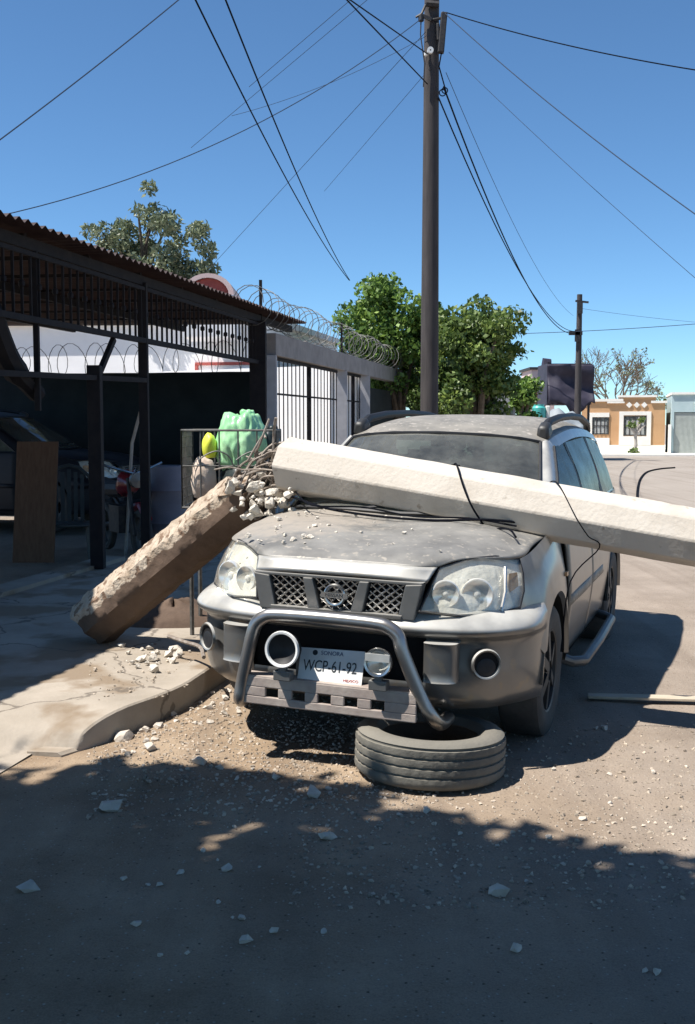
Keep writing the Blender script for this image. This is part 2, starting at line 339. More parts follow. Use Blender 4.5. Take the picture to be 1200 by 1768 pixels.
M['darkbag'] = mk('black_plastic_bag', (.02, .028, .032), (.035, .05, .05), 8, rough=.35, bump=.4, bscale=10)
M['wire'] = mk('weathered_wire', (.09, .095, .09), (.18, .17, .16), 20, rough=.6, metal=.4)
M['ochre'] = mk('ochre_facade', (.47, .27, .135), (.53, .32, .17), 1.2, rough=.9)
M['cream_wall'] = mk('cream_white_facade', (.80, .78, .72), (.74, .71, .64), 2, rough=.9)
M['teal_wall'] = mk('pale_blue_grey_facade', (.36, .47, .48), (.42, .52, .53), 1.5, rough=.9)
M['gatepaint'] = mk('grey_green_gate_paint', (.40, .43, .40), (.34, .37, .34), 5, rough=.6)
M['pink_wall'] = mk('pinkish_wall', (.62, .46, .44), (.68, .53, .50), 2, rough=.9)
M['winglass'] = mk('dark_window_glass', (.03, .035, .035), (.16, .17, .165), 6, rough=.15)
M['curtain'] = mk('grey_curtain', (.42, .43, .42), (.30, .31, .30), 9, rough=.9)
M['tarp'] = mk('dark_tarpaulin', (.025, .022, .038), (.045, .040, .062), 2, rough=.6, bump=.5, bscale=2.5)
M['paletarp'] = mk('pale_grey_tarpaulin', (.24, .27, .29), (.31, .34, .36), 2, rough=.6, bump=.4, bscale=3)
M['teal'] = mk('teal_plastic', (.07, .42, .38), (.10, .48, .44), 4, rough=.4)
M['board'] = mk('brown_plywood', (.11, .055, .03), (.15, .08, .045), 4, rough=.8, stretch=(8, 8, 1))
M['plastic_chair'] = mk('grey_green_plastic', (.045, .055, .055), (.06, .07, .07), 8, rough=.5)
M['redmoto'] = mk('red_motorcycle_paint', (.20, .015, .025), rough=.3, coat=.4)
M['barrel'] = mk('pale_lilac_plastic', (.20, .185, .215), (.16, .15, .18), 5, rough=.6)
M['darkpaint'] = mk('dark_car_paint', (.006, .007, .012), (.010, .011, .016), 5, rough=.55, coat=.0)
M['oldwood'] = mk('weathered_board', (.42, .35, .26), (.52, .45, .35), 5, rough=.9, bump=.2, bscale=40, stretch=(1, 12, 12))
M['stone'] = mk('pale_stone', (.46, .40, .33), (.62, .57, .50), 9, rough=.95, bump=.5, bscale=40)
M['gravelm'] = mk('gravel_mix', (.28, .225, .17), (.46, .395, .32), 3, rough=.95, rnd=.4)
# ------------------------------------------------------------------ the parked car
def mir(rows): return [[(-p[0], p[1], p[2]) for p in r] for r in rows]
def full(rows):                                 # half net (x >= 0, first column on the centre line) -> whole width
    return [[(-p[0], p[1], p[2]) for p in r[:0:-1]] + list(r) for r in rows]
AX_F, AX_R, WR = 0.885, 3.505, 0.343
BELT = lambda y: 1.06 + 0.012 * (y - 1.3)
def side_x(z):
    return float(np.interp(z, [.25, .33, .45, .62, .74, .9, 1.0, 1.06], [.845, .858, .876, .892, .888, .872, .858, .842]))
def make_car(root, full_detail=True, P=M['paint'], H=M['dusty'], RF=M['roofpaint']):
    # ---- hood
    hood = [[(0, .008, .888), (.22, .010, .886), (.36, .020, .880), (.43, .045, .874)],
            [(0, .050, .948), (.22, .052, .947), (.37, .062, .943), (.455, .125, .937)],
            [(0, .15, .988), (.25, .155, .992), (.45, .175, .985), (.575, .238, .972)],
            [(0, .35, 1.022), (.30, .355, 1.030), (.56, .365, 1.012), (.765, .452, .970)],
            [(0, .65, 1.050), (.32, .655, 1.064), (.60, .665, 1.048), (.792, .68, 1.004)],
            [(0, .90, 1.072), (.33, .905, 1.084), (.62, .92, 1.070), (.800, .95, 1.032)],
            [(0, 1.03, 1.086), (.33, 1.06, 1.096), (.60, 1.13, 1.085), (.782, 1.26, 1.058)]]
    lip = MB().patch(full(hood[:2]), 4, 6)
    hb = MB().patch(full(hood[1:]), 7, 7)
    for i, p in enumerate(hb.v):
        x, y, z = p; d = -.028 * math.exp(-((x - .62) / .22) ** 2 - ((y - 1.0) / .16) ** 2) if full_detail else 0
        if full_detail and .12 < y < 1.2: d += .007 * mnoise.noise(Vector((x * 3, y * 3, 2))) + .004 * mnoise.noise(Vector((x * 8, y * 8, 4)))
        hb.v[i] = (x, y, z + d)
    hd = hb.build('hood', H, root, solid=.012)
    lip.build('hood_lip', P, root, solid=.01)
    # ---- grille
    gr = MB()
    def slab(poly, y0, y1): gr.prism([(x, y0, z) for x, z in poly], (0, y1 - y0, 0))
    slab([(-.425, .878), (.425, .878), (.405, .862), (-.405, .862)], .005, .05)
    slab([(-.330, .722), (.330, .722), (.325, .700), (-.325, .700)], -.005, .05)
    for s in (-1, 1):
        slab([(s * .340, .862), (s * .420, .870), (s * .385, .702), (s * .305, .702)], .000, .07)
        slab([(s * .118, .864), (s * .165, .864), (s * .135, .715), (s * .075, .715)], -.004, .05)
    g = gr.build('grille', M['trim'], root, smooth=False, bevel=.004)
    lt = MB()
    ops = [((.170, .335, .862), (.140, .302, .722)), ((-.335, -.170, .862), (-.302, -.140, .722)), ((-.112, .112, .862), (-.070, .070, .722))]
    for (a, b, zt), (c, d, zb) in ops:
        def xr(z):
            t = (z - zb) / (zt - zb); return c + (a - c) * t, d + (b - d) * t
        for sgn in (-1, 1):
            k = -1.0
            while k < 1.0:
                pts = []
                for i in range(41):
                    z = zb + (zt - zb) * i / 40; x = k * .6 + sgn * (z - zb) * 1.25
                    lo, hi = xr(z)
                    if lo <= x <= hi: pts.append((x, .022, z))
                if len(pts) > 2: lt.tube([pts[0], pts[-1]], .0048, 5)
                k += .074
    lt.build('lattice', M['chrome'], g)
    MB().prism([(-.34, .045, .868), (.34, .045, .868), (.31, .045, .712), (-.31, .045, .712)], (0, .03, 0)).build('backing', M['void'], g, smooth=False)
    em = MB(); Mx = Matrix.Translation((0, -.006, .792)) @ Matrix.Rotation(R(90), 4, 'X')
    em.lathe([(.047 + .009 * math.cos(t), .009 * math.sin(t)) for t in np.linspace(0, 2 * math.pi, 10)[:-1]], 32, Mx, closed=True)
    em.box((0, -.010, .792), (.132, .012, .026))
    e = em.build('emblem', M['chrome'], root)
    if full_detail:
        text_mb('NISSAN', .023, Matrix.Translation((0, -.0165, .792)) @ Matrix.Rotation(R(90), 4, 'X'), .0008, 1.15).build('emblem_letters', M['ink'], e, smooth=False)
    # ---- bumper
    plan = [(0, 0), (.24, .0), (.44, .015), (.62, .062), (.755, .145), (.845, .265), (.888, .40), (.899, .545)]
    def nrm(i):
        a = Vector(plan[max(i - 1, 0)]); b = Vector(plan[min(i + 1, len(plan) - 1)]); d = (b - a).normalized()
        n = Vector((d.y, -d.x)); return n if i else Vector((0, -1))
    def rowsof(prof, idx):
        fade = [1, 1, 1, 1, 1, .9, .45, .0]; fneg = [1, 1, 1, 1, 1, 1, .7, .25]
        return [[(plan[i][0] + nrm(i).x * (o * fade[i] if o > 0 else o * fneg[i]), plan[i][1] + nrm(i).y * (o * fade[i] if o > 0 else o * fneg[i]), z) for i in idx] for o, z in prof]
    allx = list(range(len(plan)))
    up = rowsof([(-.085, .742), (-.05, .728), (-.005, .700), (.022, .668), (.016, .640), (-.012, .622)], allx)
    bp = MB().patch(full(up), 4, 5)
    lo = [(-.012, .622), (-.030, .600), (-.030, .53), (-.026, .45), (-.034, .38), (-.055, .32), (-.11, .275)]
    sidx = [2, 3, 4, 5, 6, 7]; lr = rowsof(lo, sidx)
    bp.patch(lr, 4, 5); bp.patch(mir(lr), 4, 5)
    cl = rowsof([(-.034, .41), (-.034, .38), (-.055, .32), (-.11, .275)], [0, 1, 2]); bp.patch(full(cl), 3, 4)
    bmp = bp.build('bumper', P, root)
    MB().box((0, .10, .51), (.86, .06, .24)).build('air_intake', M['void'], bmp, smooth=False)
    for s in (-1, 1):
        MB().patch([[(s * x, y + (.07 if z in (.427, .613) else 0), z) for x, y in ((.437, .03), (.445, -.022), (.515, -.026), (.578, .000), (.590, .05))] for z in (.427, .430, .44, .52, .60, .610, .613)], 2, 3).build('bumper_guard', P, bmp)
        c = Vector((.705, .088, .515)); n = Vector((.53, -.85, 0)).normalized()
        Mf = Matrix.Translation((s * c.x, c.y, c.z)) @ Vector((s * n.x, n.y, 0)).to_track_quat('Z', 'Y').to_matrix().to_4x4()
        f = MB().lathe([(0, .004), (.058, .004)], 28, Mf).build('fog_lamp_recess', M['void'], bmp, smooth=False)
        MB().lathe([(.056, .0), (.060, .014), (.067, .016), (.072, .004)], 28, Mf).build('fog_lamp_ring', P, f)
        Mg = Mf @ Matrix.Translation((0, -.018, -.0))
        MB().lathe([(.0, .006), (.038, .0085), (.046, .0055)], 24, Mg).build('fog_lamp_lens', M['black'], f)
        if s > 0:
            pass
    # ---- headlights
    hl = [[(.405, .050, .745), (.57, .118, .728), (.69, .225, .724), (.803, .375, .742)],
          [(.425, .058, .810), (.58, .125, .808), (.70, .235, .810), (.808, .392, .815)],
          [(.445, .072, .880), (.58, .148, .895), (.695, .262, .895), (.792, .408, .890)],
          [(.460, .092, .935), (.575, .193, .970), (.675, .305, .974), (.765, .42, .955)]]
    hl = [[(p[0], p[1] + dy, p[2]) for p in r] for r, dy in zip(hl, (-.045, -.012, .02, .045))]
    for s in (-1, 1):
        rr = [[(s * p[0], p[1], p[2]) for p in r] for r in hl]
        h = MB().patch([[(p[0], p[1] + .032, p[2]) for p in r] for r in rr], 5, 5).build('headlight', M['housing'], root)
        MB().patch(rr, 6, 6).build('lens', M['lens'], h)
        fr = MB(); edge = rr[0] + [r[-1] for r in rr[1:]] + rr[-1][::-1][1:] + [r[0] for r in rr[::-1][1:]]
        fr.tube([(p[0], p[1] + .006, p[2]) for p in edge], .007, 5); fr.build('seal', M['black'], h)
        for (x, y, z, r) in ((.505, .096, .82, .060), (.635, .174, .815, .070)):
            n = Vector((s * .30, -.95, 0)).normalized()
            Mb = Matrix.Translation((s * x, y, z)) @ n.to_track_quat('Z', 'Y').to_matrix().to_4x4()
            MB().lathe([(0, -.012), (r * .3, -.011), (r * .6, -.006), (r * .85, .002), (r, .008), (r * 1.07, .006), (r * 1.1, -.012)], 24, Mb).build('reflector', M['bowl'], h)
            MB().lathe([(0, .004), (r * .22, .0), (r * .28, -.012)], 12, Mb).build('bulb', M['porcelain'], h)
        MB().patch([[(s * .755, .325, .79), (s * .79, .385, .79)], [(s * .745, .335, .90), (s * .772, .40, .90)]], 3, 3).build('indicator', M['amber'], h)
        MB().tube([(s * .735, .238, .738), (s * .742, .28, .82), (s * .725, .345, .93)], .008, 6).build('divider', M['chrome'], h)
    # ---- fenders
    C = lambda a, r=.400: (AX_F - r * math.cos(R(a)), .345 + r * math.sin(R(a)))   # angle from the front
    ang = [22, 48, 72, 98, 125, 152, 172]
    arch = [C(a) for a in ang]
    xt = [.767, .792, .806, .809, .810, .807, .802, .80]
    yt = [.468, .56, .66, .78, .92, 1.08, 1.2, 1.30]
    zt = [.955, .972, .993, 1.009, 1.026, 1.042, 1.052, 1.056]
    bot = [(.806, .335, .738)] + [(.897, y, z) for y, z in arch]
    rows = []
    for t in (0, .22, .5, .8, 1.0):
        r = []
        for i in range(8):
            top = Vector((xt[i], yt[i], zt[i])); b = Vector(bot[i]); p = top.lerp(b, t)
            p.x = top.x + (b.x - top.x) * min(1.0, 1.0 - (1 - t) ** 2.0)
            if i and t == .8: p.x -= .004
            r.append(tuple(p))
        rows.append(r)
    for s in (-1, 1):
        rr = [[(s * p[0], p[1], p[2]) for p in r] for r in rows]
        fe = MB().patch(rr, 5, 4)
        a2 = [(s * .897, *C(a)) for a in range(0, 181, 12)]; a3 = [(s * .875, *C(a, .385)) for a in range(0, 181, 12)]; a4 = [(s * .62, *C(a, .385)) for a in range(0, 181, 12)]
        fe.patch([a2, a3], 1, 1)
        # rear lower return to the door
        fe.patch([[(s * .897, *C(172)), (s * .80 if False else s * .872, 1.30, .75)], [(s * .880, 1.279, .30), (s * .862, 1.30, .30)]], 3, 3)
        f = fe.build('fender', P, root)
        MB().patch([a3, a4], 1, 1).build('wheel_arch_liner', M['void'], f)
        MB().box((s * .888, 1.17, .80), (.012, .05, .022)).build('side_marker', M['amber'], f, smooth=False)
    # ---- doors and quarters
    zs = [.30, .45, .62, .74, .9, 1.0]
    def panel(y0, y1, s, low=.30):
        rows = []
        for z in [z for z in zs if z >= low] + [None]:
            r = []
            for k in range(5):
                y = y0 + (y1 - y0) * k / 4; zz = BELT(y) if z is None else z
                tp = 1 - .02 * max(0, y - 2.6) ** 2
                r.append((s * side_x(min(zz, 1.06)) * tp, y, zz))
            rows.append(r)
        return MB().patch(rows, 4, 3)
    for s in (-1, 1):
        d = panel(1.308, 2.195, s).build('door', P, root, solid=.02)
        MB().box((s * .887, 2.05, .93), (.03, .17, .032)).build('door_handle', P, d, bevel=.008)
        MB().patch([[(s * .893, 1.32, z), (s * .897, 1.8, z), (s * .893, 2.19, z)] for z in (.60, .66)], 2, 3).build('door_moulding', RF, d, solid=.012)
        rd = panel(2.208, 3.10, s).build('door', P, root, solid=.02)
        MB().box((s * .880, 2.95, .94), (.03, .17, .032)).build('door_handle', P, rd, bevel=.008)
        MB().patch([[(s * .893, 2.22, z), (s * .893, 2.7, z), (s * .88, 3.05, z)] for z in (.60, .66)], 2, 3).build('door_moulding', RF, rd, solid=.012)
        # quarter panel with rear arch
        CR = lambda a, r=.400: (AX_R - r * math.cos(R(a)), .345 + r * math.sin(R(a)))
        an = [4, 30, 60, 90, 120, 150, 176]; yt2 = [3.11, 3.2, 3.36, 3.5, 3.66, 3.85, 4.0]
        rows2 = []
        for t in (0, .2, .45, .75, 1.0):
            r = []
            for i in range(7):
                top = Vector((.842 * (1 - .02 * (yt2[i] - 2.6) ** 2), yt2[i], BELT(yt2[i]))); y, z = CR(an[i]); b = Vector((.89 - .006 * i, y, z))
                p = top.lerp(b, t); p.x = top.x + (b.x - top.x) * (1 - (1 - t) ** 2); r.append((s * p.x, p.y, p.z))
            rows2.append(r)
        q = MB().patch(rows2, 5, 4)
        q.patch([[(s * x, y, z) for x, y, z in ((.846, 3.905, .33), (.84, 4.1, .36), (.80, 4.3, .40), (.70, 4.44, .42))],
                 [(s * x, y, z) for x, y, z in ((.852, 3.905, .62), (.85, 4.1, .62), (.82, 4.32, .62), (.72, 4.46, .62))],
                 [(s * x, y, z) for x, y, z in ((.80, 4.0, 1.09), (.79, 4.12, 1.09), (.76, 4.28, 1.09), (.70, 4.38, 1.09))]], 5, 5)
        b2 = [(s * .888, *CR(a)) for a in range(0, 181, 12)]; b3 = [(s * .868, *CR(a, .385)) for a in range(0, 181, 12)]; b4 = [(s * .62, *CR(a, .385)) for a in range(0, 181, 12)]
        q.patch([b2, b3], 1, 1)
        qq = q.build('rear_quarter', P, root)
        MB().patch([b3, b4], 1, 1).build('wheel_arch_liner', M['void'], qq)
        MB().patch([[(s * .858, y, .30) for y in (1.28, 2.2, 3.12)], [(s * .80, y, .24) for y in (1.28, 2.2, 3.12)], [(s * .6, y, .24) for y in (1.28, 2.2, 3.12)]], 3, 3).build('sill', M['black'], root)
        if full_detail:
            MB().tube([(s * .80, 1.38, .30), (s * .90, 1.42, .265), (s * .955, 1.50, .26), (s * .965, 2.1, .27), (s * .955, 2.78, .28), (s * .90, 2.86, .285), (s * .80, 2.9, .30)], .030, 10).build('side_step', M['darktube'], root)
        MB().patch([[(s * .69, 4.39, .80), (s * .755, 4.29, .80)], [(s * .655, 4.33, 1.10), (s * .715, 4.25, 1.10)], [(s * .59, 4.22, 1.42), (s * .625, 4.14, 1.42)]], 3, 3).build('tail_light', M['redmoto'], root, solid=.01)
    # ---- greenhouse
    roof_e = [(.632, 1.85, 1.487), (.642, 2.15, 1.530), (.645, 2.7, 1.565), (.635, 3.4, 1.558), (.61, 4.1, 1.51)]
    rf = [[(0, 1.735, 1.535), (.30, 1.755, 1.528), (.50, 1.79, 1.512), roof_e[0]],
          [(0, 2.10, 1.602), (.30, 2.10, 1.596), (.50, 2.12, 1.578), roof_e[1]],
          [(0, 2.70, 1.648), (.30, 2.70, 1.642), (.50, 2.70, 1.622), roof_e[2]],
          [(0, 3.40, 1.640), (.30, 3.40, 1.634), (.50, 3.40, 1.612), roof_e[3]],
          [(0, 4.18, 1.580), (.30, 4.17, 1.574), (.48, 4.14, 1.555), roof_e[4]]]
    roof = MB().patch(full(rf), 6, 6).build('roof', RF, root, solid=.02)
    ws = [[(0, 1.00, 1.092), (.32, 1.02, 1.100), (.56, 1.08, 1.095), (.705, 1.16, 1.085)],
          [(0, 1.36, 1.315), (.32, 1.38, 1.316), (.55, 1.43, 1.305), (.668, 1.50, 1.286)],
          [(0, 1.735, 1.530), (.30, 1.755, 1.523), (.49, 1.79, 1.507), (.60, 1.84, 1.487)]]
    wsg = MB().patch(full(ws), 8, 8).build('windscreen', M['glass'], root)
    eb = MB(); edge = full(ws)
    ep = [edge[0], [r[-1] for r in edge], edge[-1][::-1], [r[0] for r in edge[::-1]]]
    for e in ep: eb.tube([(p[0], p[1] - .004, p[2] + .004) for p in e], .010, 5)
    eb.build('windscreen_seal', M['black'], wsg)
    wp = MB()
    wp.tube([(-.30, 1.02, 1.105), (.20, 1.10, 1.165), (.42, 1.13, 1.175)], .009, 6); wp.tube([(.25, 1.03, 1.105), (-.15, 1.10, 1.16), (-.42, 1.13, 1.165)], .009, 6)
    wp.build('wiper', M['black'], wsg)
    if full_detail:
        tg = MB().box((-.16, 1.72, 1.455), (.22, .012, .055)); tg.box((-.22, 1.70, 1.42), (.06, .012, .045)); tg.build('mirror_tag_glint', M['cream'], wsg, smooth=False)  # pale tag by the mirror, also painting the whitish reflection there
        MB().box((0, 1.66, 1.42), (.20, .03, .065)).build('rear_view_mirror', M['black'], wsg, bevel=.01)
    for s in (-1, 1):
        ap = MB()
        ap.patch([[(s * p[0], p[1], p[2]) for p in ((.705, 1.16, 1.085), (.668, 1.50, 1.286), (.60, 1.84, 1.487))],
                  [(s * p[0], p[1] + .01, p[2] + .015) for p in ((.762, 1.22, 1.075), (.712, 1.56, 1.29), (.632, 1.86, 1.487))],
                  [(s * p[0], p[1], p[2]) for p in ((.808, 1.34, 1.062), (.736, 1.66, 1.285), (.660, 1.93, 1.470))]], 4, 6)
        # cant rail over the windows
        ap.patch([[(s * p[0], p[1], p[2]) for p in roof_e],
                  [(s * p[0] * 1.03, p[1], p[2] - .028) for p in roof_e],
                  [(s * p[0] * 1.055, p[1] + (.06 if i == 0 else 0), p[2] - .055) for i, p in enumerate(roof_e)]], 4, 5)
        ap.patch([[(s * .80, 3.95, BELT(3.95)), (s * .76, 4.2, BELT(4.2)), (s * .69, 4.36, BELT(4.36))], [(s * .66, 3.92, 1.46), (s * .635, 4.12, 1.46), (s * .59, 4.22, 1.47)]], 3, 3)
        ap.patch([[(s * .842, 1.30, 1.05), (s * .842, 2.6, BELT(2.6) - .01), (s * .80, 4.0, BELT(4.0) - .01)], [(s * .826, 1.30, 1.072), (s * .83, 2.6, BELT(2.6) + .018), (s * .79, 4.0, BELT(4.0) + .018)]], 3, 3)
        ap.build('window_frame', P, root)
        def pane(q, nm, mt, off=0.0):
            a, b, c, d = [Vector(p) for p in q]
            n = Vector((1, 0, .35)) * off
            rows = []
            for t in (0, .5, 1):
                lo = a.lerp(d, t) + n; hi = b.lerp(c, t) + n; mid = lo.lerp(hi, .5) + Vector((.012, 0, .004))
                rows.append([lo, mid, hi])
            return MB().patch([[(s * p.x, p.y, p.z) for p in r] for r in rows], 3, 4).build(nm, mt, root)
        T = lambda y: (float(np.interp(y, [1.85, 2.15, 2.7, 3.4, 4.1], [.668, .677, .680, .670, .643])), y, float(np.interp(y, [1.93, 2.15, 2.7, 3.4, 4.1], [1.432, 1.475, 1.51, 1.503, 1.455])))
        Bt = lambda y: (.83 - .018 * max(0, y - 2.4), y, BELT(y) + .015)
        pane(((.800, 1.37, 1.075), (.668, 1.95, 1.462), T(2.22), Bt(2.20)), 'side_window', M['sideglass'])
        pane((Bt(2.29), T(2.29), T(3.08), Bt(3.12)), 'side_window', M['sideglass'])
        pane((Bt(3.22), T(3.18), T(3.90), Bt(3.93)), 'side_window', M['sideglass'])
        for y0, y1 in ((2.19, 2.30), (3.08, 3.22), (1.33, 1.38)):
            pl = MB()
            if y0 < 2:
                pl.tube([(s * .806, 1.35, 1.07), (s * .738, 1.665, 1.285), (s * .666, 1.94, 1.462)], .011, 5)
            else:
                pl.patch([[(s * (Bt(y)[0] + .004), y, Bt(y)[2]) for y in (y0, y1)], [(s * (T(y)[0] + .010 + .075), y, 1.29) for y in (y0 + .01, y1 - .02)], [(s * (T(y)[0] + .004), y, T(y)[2]) for y in (y0 + .02, y1 - .03)]], 3, 2)
            pl.build('window_pillar', M['black'], root)
        # roof rail
        rl = MB(); rl.tube([(s * .590, 1.99, 1.545), (s * .594, 2.02, 1.575), (s * .597, 2.12, 1.61), (s * .600, 2.5, 1.640), (s * .596, 3.0, 1.652), (s * .588, 3.5, 1.645), (s * .575, 3.95, 1.60), (s * .568, 4.05, 1.54)], [.030, .030, .027, .025, .025, .025, .027, .027], 10)
        rr = rl.build('roof_rail', M['black'], root)
        MB().box((s * .596, 1.985, 1.560), (.085, .15, .085), rot=Euler((R(18), 0, 0)).to_matrix(), taper=.75).build('rail_foot', M['rim'], rr, bevel=.02)
    # ---- rear end
    tg = MB().patch([[(-.70, 4.44, .52), (0, 4.50, .52), (.70, 4.44, .52)], [(-.70, 4.44, .8), (0, 4.49, .8), (.70, 4.44, .8)], [(-.68, 4.38, 1.09), (0, 4.42, 1.09), (.68, 4.38, 1.09)]], 4, 6).build('tailgate', P, root)
    MB().patch([[(-.66, 4.38, 1.10), (0, 4.42, 1.10), (.66, 4.38, 1.10)], [(-.58, 4.20, 1.50), (0, 4.23, 1.55), (.58, 4.20, 1.50)]], 4, 6).build('rear_window', M['sideglass'], tg)
    MB().patch([[(-.80, 4.36, .44), (-.5, 4.52, .44), (.5, 4.52, .44), (.80, 4.36, .44)], [(-.82, 4.36, .56), (-.5, 4.56, .56), (.5, 4.56, .56), (.82, 4.36, .56)], [(-.72, 4.42, .62), (-.5, 4.5, .62), (.5, 4.5, .62), (.72, 4.42, .62)]], 4, 5).build('rear_bumper', P, root)
    # ---- inside and underneath
    ud = MB().box((0, 2.3, .34), (1.18, 4.0, .16)); ud.box((0, .62, .62), (1.18, .86, .52)); ud.box((0, .25, .40), (1.0, .3, .2)); ud.box((0, 2.2, .42), (1.6, 1.8, .2))  # includes a black box added in the engine bay to stop light leaks
    ud.build('underbody_fill', M['void'], root, smooth=False)
    inn = MB().box((0, 1.32, 1.00), (1.42, .42, .12), rot=Euler((R(6), 0, 0)).to_matrix()); inn.build('dashboard', M['black'], root, bevel=.04)
    stw = MB(); Ms = Matrix.Translation((.36, 1.66, 1.04)) @ Matrix.Rotation(R(62), 4, 'X')
    stw.lathe([(.18 + .016 * math.cos(t), .016 * math.sin(t)) for t in np.linspace(0, 2 * math.pi, 8)[:-1]], 28, Ms, closed=True)
    stw.box((.36, 1.66, 1.04), (.34, .03, .05)); stw.build('steering_wheel', M['black'], root)
    for x in (-.36, .36):
        st_ = MB().box((x, 2.15, .68), (.50, .52, .16)); st_.box((x, 2.45, 1.0), (.48, .14, .60), rot=Euler((R(-14), 0, 0)).to_matrix(), taper=.85)
        st_.box((x, 2.56, 1.36), (.26, .10, .17)); st_.build('front_seat', M['seat'], root, bevel=.04)
    bs = MB().box((0, 3.05, .66), (1.25, .5, .2)); bs.box((0, 3.35, 1.0), (1.25, .14, .6), rot=Euler((R(-14), 0, 0)).to_matrix()); bs.build('rear_seat', M['seat'], root, bevel=.04)
    # ---- wheels
    for (x, y) in ((.765, AX_F), (-.765, AX_F), (.765, AX_R), (-.765, AX_R)):
        s = 1 if x > 0 else -1
        Mw = Matrix.Translation((x, y, WR - x * .021)) @ Matrix.Rotation(R(90) * s, 4, 'Y')
        prof = [(.215, -.10), (.27, -.112), (.315, -.108), (.335, -.095), (.343, -.075), (.343, .075), (.335, .095), (.315, .108), (.27, .112), (.215, .10)]
        w = MB().lathe(prof, 44, Mw).build('wheel', M['rubber'], root)
        rm = MB().lathe([(.215, .10), (.205, .095), (.195, .04), (.19, -.05)], 40, Mw)
        for k in range(6):
            a = k * math.pi / 3
            rm.bar(Mw @ Vector((.05 * math.cos(a), .05 * math.sin(a), .075)), Mw @ Vector((.2 * math.cos(a), .2 * math.sin(a), .065)), .05, .05)
        rm.lathe([(0, .095), (.05, .09), (.06, .06)], 20, Mw); rm.build('rim', M['rim'], w)
        MB().lathe([(0, .0), (.19, .0)], 24, Mw).build('brake_disc', M['void'], w)

car = empty('parked_car', (-.0728, 4.9593, 0), 'dusty silver off-road car with a bull bar, crushed under the fallen concrete pole', 'car', rot=(0, .0209, -.3571))
make_car(car)
mi = MB(); mi.tube([(.84, 1.42, 1.045), (.90, 1.45, 1.07)], .03, 8); mi.box((.975, 1.46, 1.10), (.17, .10, .13), rz=R(-8)); mi.build('wing_mirror', M['paint'], car, bevel=.025)
# bull bar with its plate and lamps
hoop = [(-.445, .10, .30), (-.44, -.085, .262), (-.425, -.10, .36), (-.375, -.115, .57), (-.35, -.115, .645), (-.305, -.115, .683), (-.24, -.115, .697), (0, -.118, .702), (.24, -.115, .697), (.305, -.115, .683), (.35, -.115, .645), (.375, -.115, .57), (.455, -.085, .37), (.50, -.06, .285), (.52, .02, .235), (.52, .15, .23)]
def smoothpath(P, k=5):
    A = np.array(P, float); B = np.concatenate([[2 * A[0] - A[1]], A, [2 * A[-1] - A[-2]]]); out = []
    for i in range(len(A) - 1):
        p0, p1, p2, p3 = B[i:i + 4]
        for j in range(k):
            t = j / k; out.append(0.5 * (2 * p1 + (p2 - p0) * t + (2 * p0 - 5 * p1 + 4 * p2 - p3) * t * t + (3 * p1 - p0 - 3 * p2 + p3) * t ** 3))
    out.append(A[-1]); return [tuple(p) for p in out]
bb = MB().tube(smoothpath(hoop), .032, 14).build('bull_bar', M['tubesteel'], car)
cp = MB()
def strip(x0, x1, z0, z1): cp.box(((x0 + x1) / 2, -.105, (z0 + z1) / 2), (x1 - x0, .018, z1 - z0))
strip(-.43, .44, .345, .392); strip(-.43, .44, .262, .300)
hx = [-.43, -.30, -.235, -.165, -.10, -.035, .03, .095, .16, .225, .29, .44]
for i in range(0, len(hx) - 1, 2): strip(hx[i], hx[i + 1], .300, .345)
cp.box((0.005, -.070, .392), (.87, .085, .014)); cp.box((0.005, -.075, .264), (.85, .06, .012))
cp.build('cross_plate', M['dustymetal'], bb, smooth=False, bevel=.004)
for x, z, lit in ((-.198, .545, False), (.270, .530, True)):
    l = MB(); Ml = Matrix.Translation((x, -.15, z)) @ Matrix.Rotation(R(90), 4, 'X') @ Matrix.Rotation(R(-6), 4, 'X')
    r = .080 if not lit else .061
    l.lathe([(r * .55, -.075), (r * .9, -.055), (r, -.01), (r + .002, .01)], 32, Ml); l.build('auxiliary_lamp', M['black'], car)
    lp = car.children[-1]
    MB().lathe([(r - .010, .004), (r - .008, .016), (r + .002, .018), (r + .006, .006), (r + .002, -.006)], 36, Ml).build('lamp_ring', M['porcelain'] if not lit else M['chrome'], lp)
    if lit:
        MB().lathe([(0, -.03), (r * .5, -.022), (r * .95, .0)], 28, Ml).build('reflector', M['bowl'], lp)
        MB().lathe([(0, .018), (r * .6, .013), (r * .92, .004)], 28, Ml).build('lens', M['lens'], lp)
        MB().box((x, -.166, z + .024), (.115, .006, .034)).build('lamp_reflection', M['curtain'], lp, smooth=False)  # grey plate paints the band of reflection across the lens
    else:
        MB().lathe([(0, -.035), (r * .5, -.03), (r * .93, -.006)], 28, Ml).build('reflector', M['black'], lp)
    MB().box((x, -.14, z - r - .020), (.035, .03, .05)).box((x, -.135, z - r - .045), (.085, .05, .045)).build('lamp_bracket', M['trim'], lp, smooth=False, bevel=.004)
pm = Matrix.Translation((0.008, -.060, .468)) @ Matrix.Rotation(R(-1.5), 4, 'Y') @ Matrix.Rotation(R(70), 4, 'X')
pl = MB(); pl.add([pm @ Vector(p) for p in ((-.16, -.078, 0), (.16, -.078, 0), (.16, .078, 0), (-.16, .078, 0), (-.16, -.078, -.003), (.16, -.078, -.003), (.16, .078, -.003), (-.16, .078, -.003))],
       [(0, 1, 2, 3), (7, 6, 5, 4), (0, 4, 5, 1), (1, 5, 6, 2), (2, 6, 7, 3), (3, 7, 4, 0)])
plate = pl.build('number_plate', M['plate'], car, smooth=False, bevel=.001)
text_mb('WCP-61-92', .074, pm @ Matrix.Translation((-.004, -.006, .0015)), .0006, .74).build('plate_number', M['ink'], plate, smooth=False)
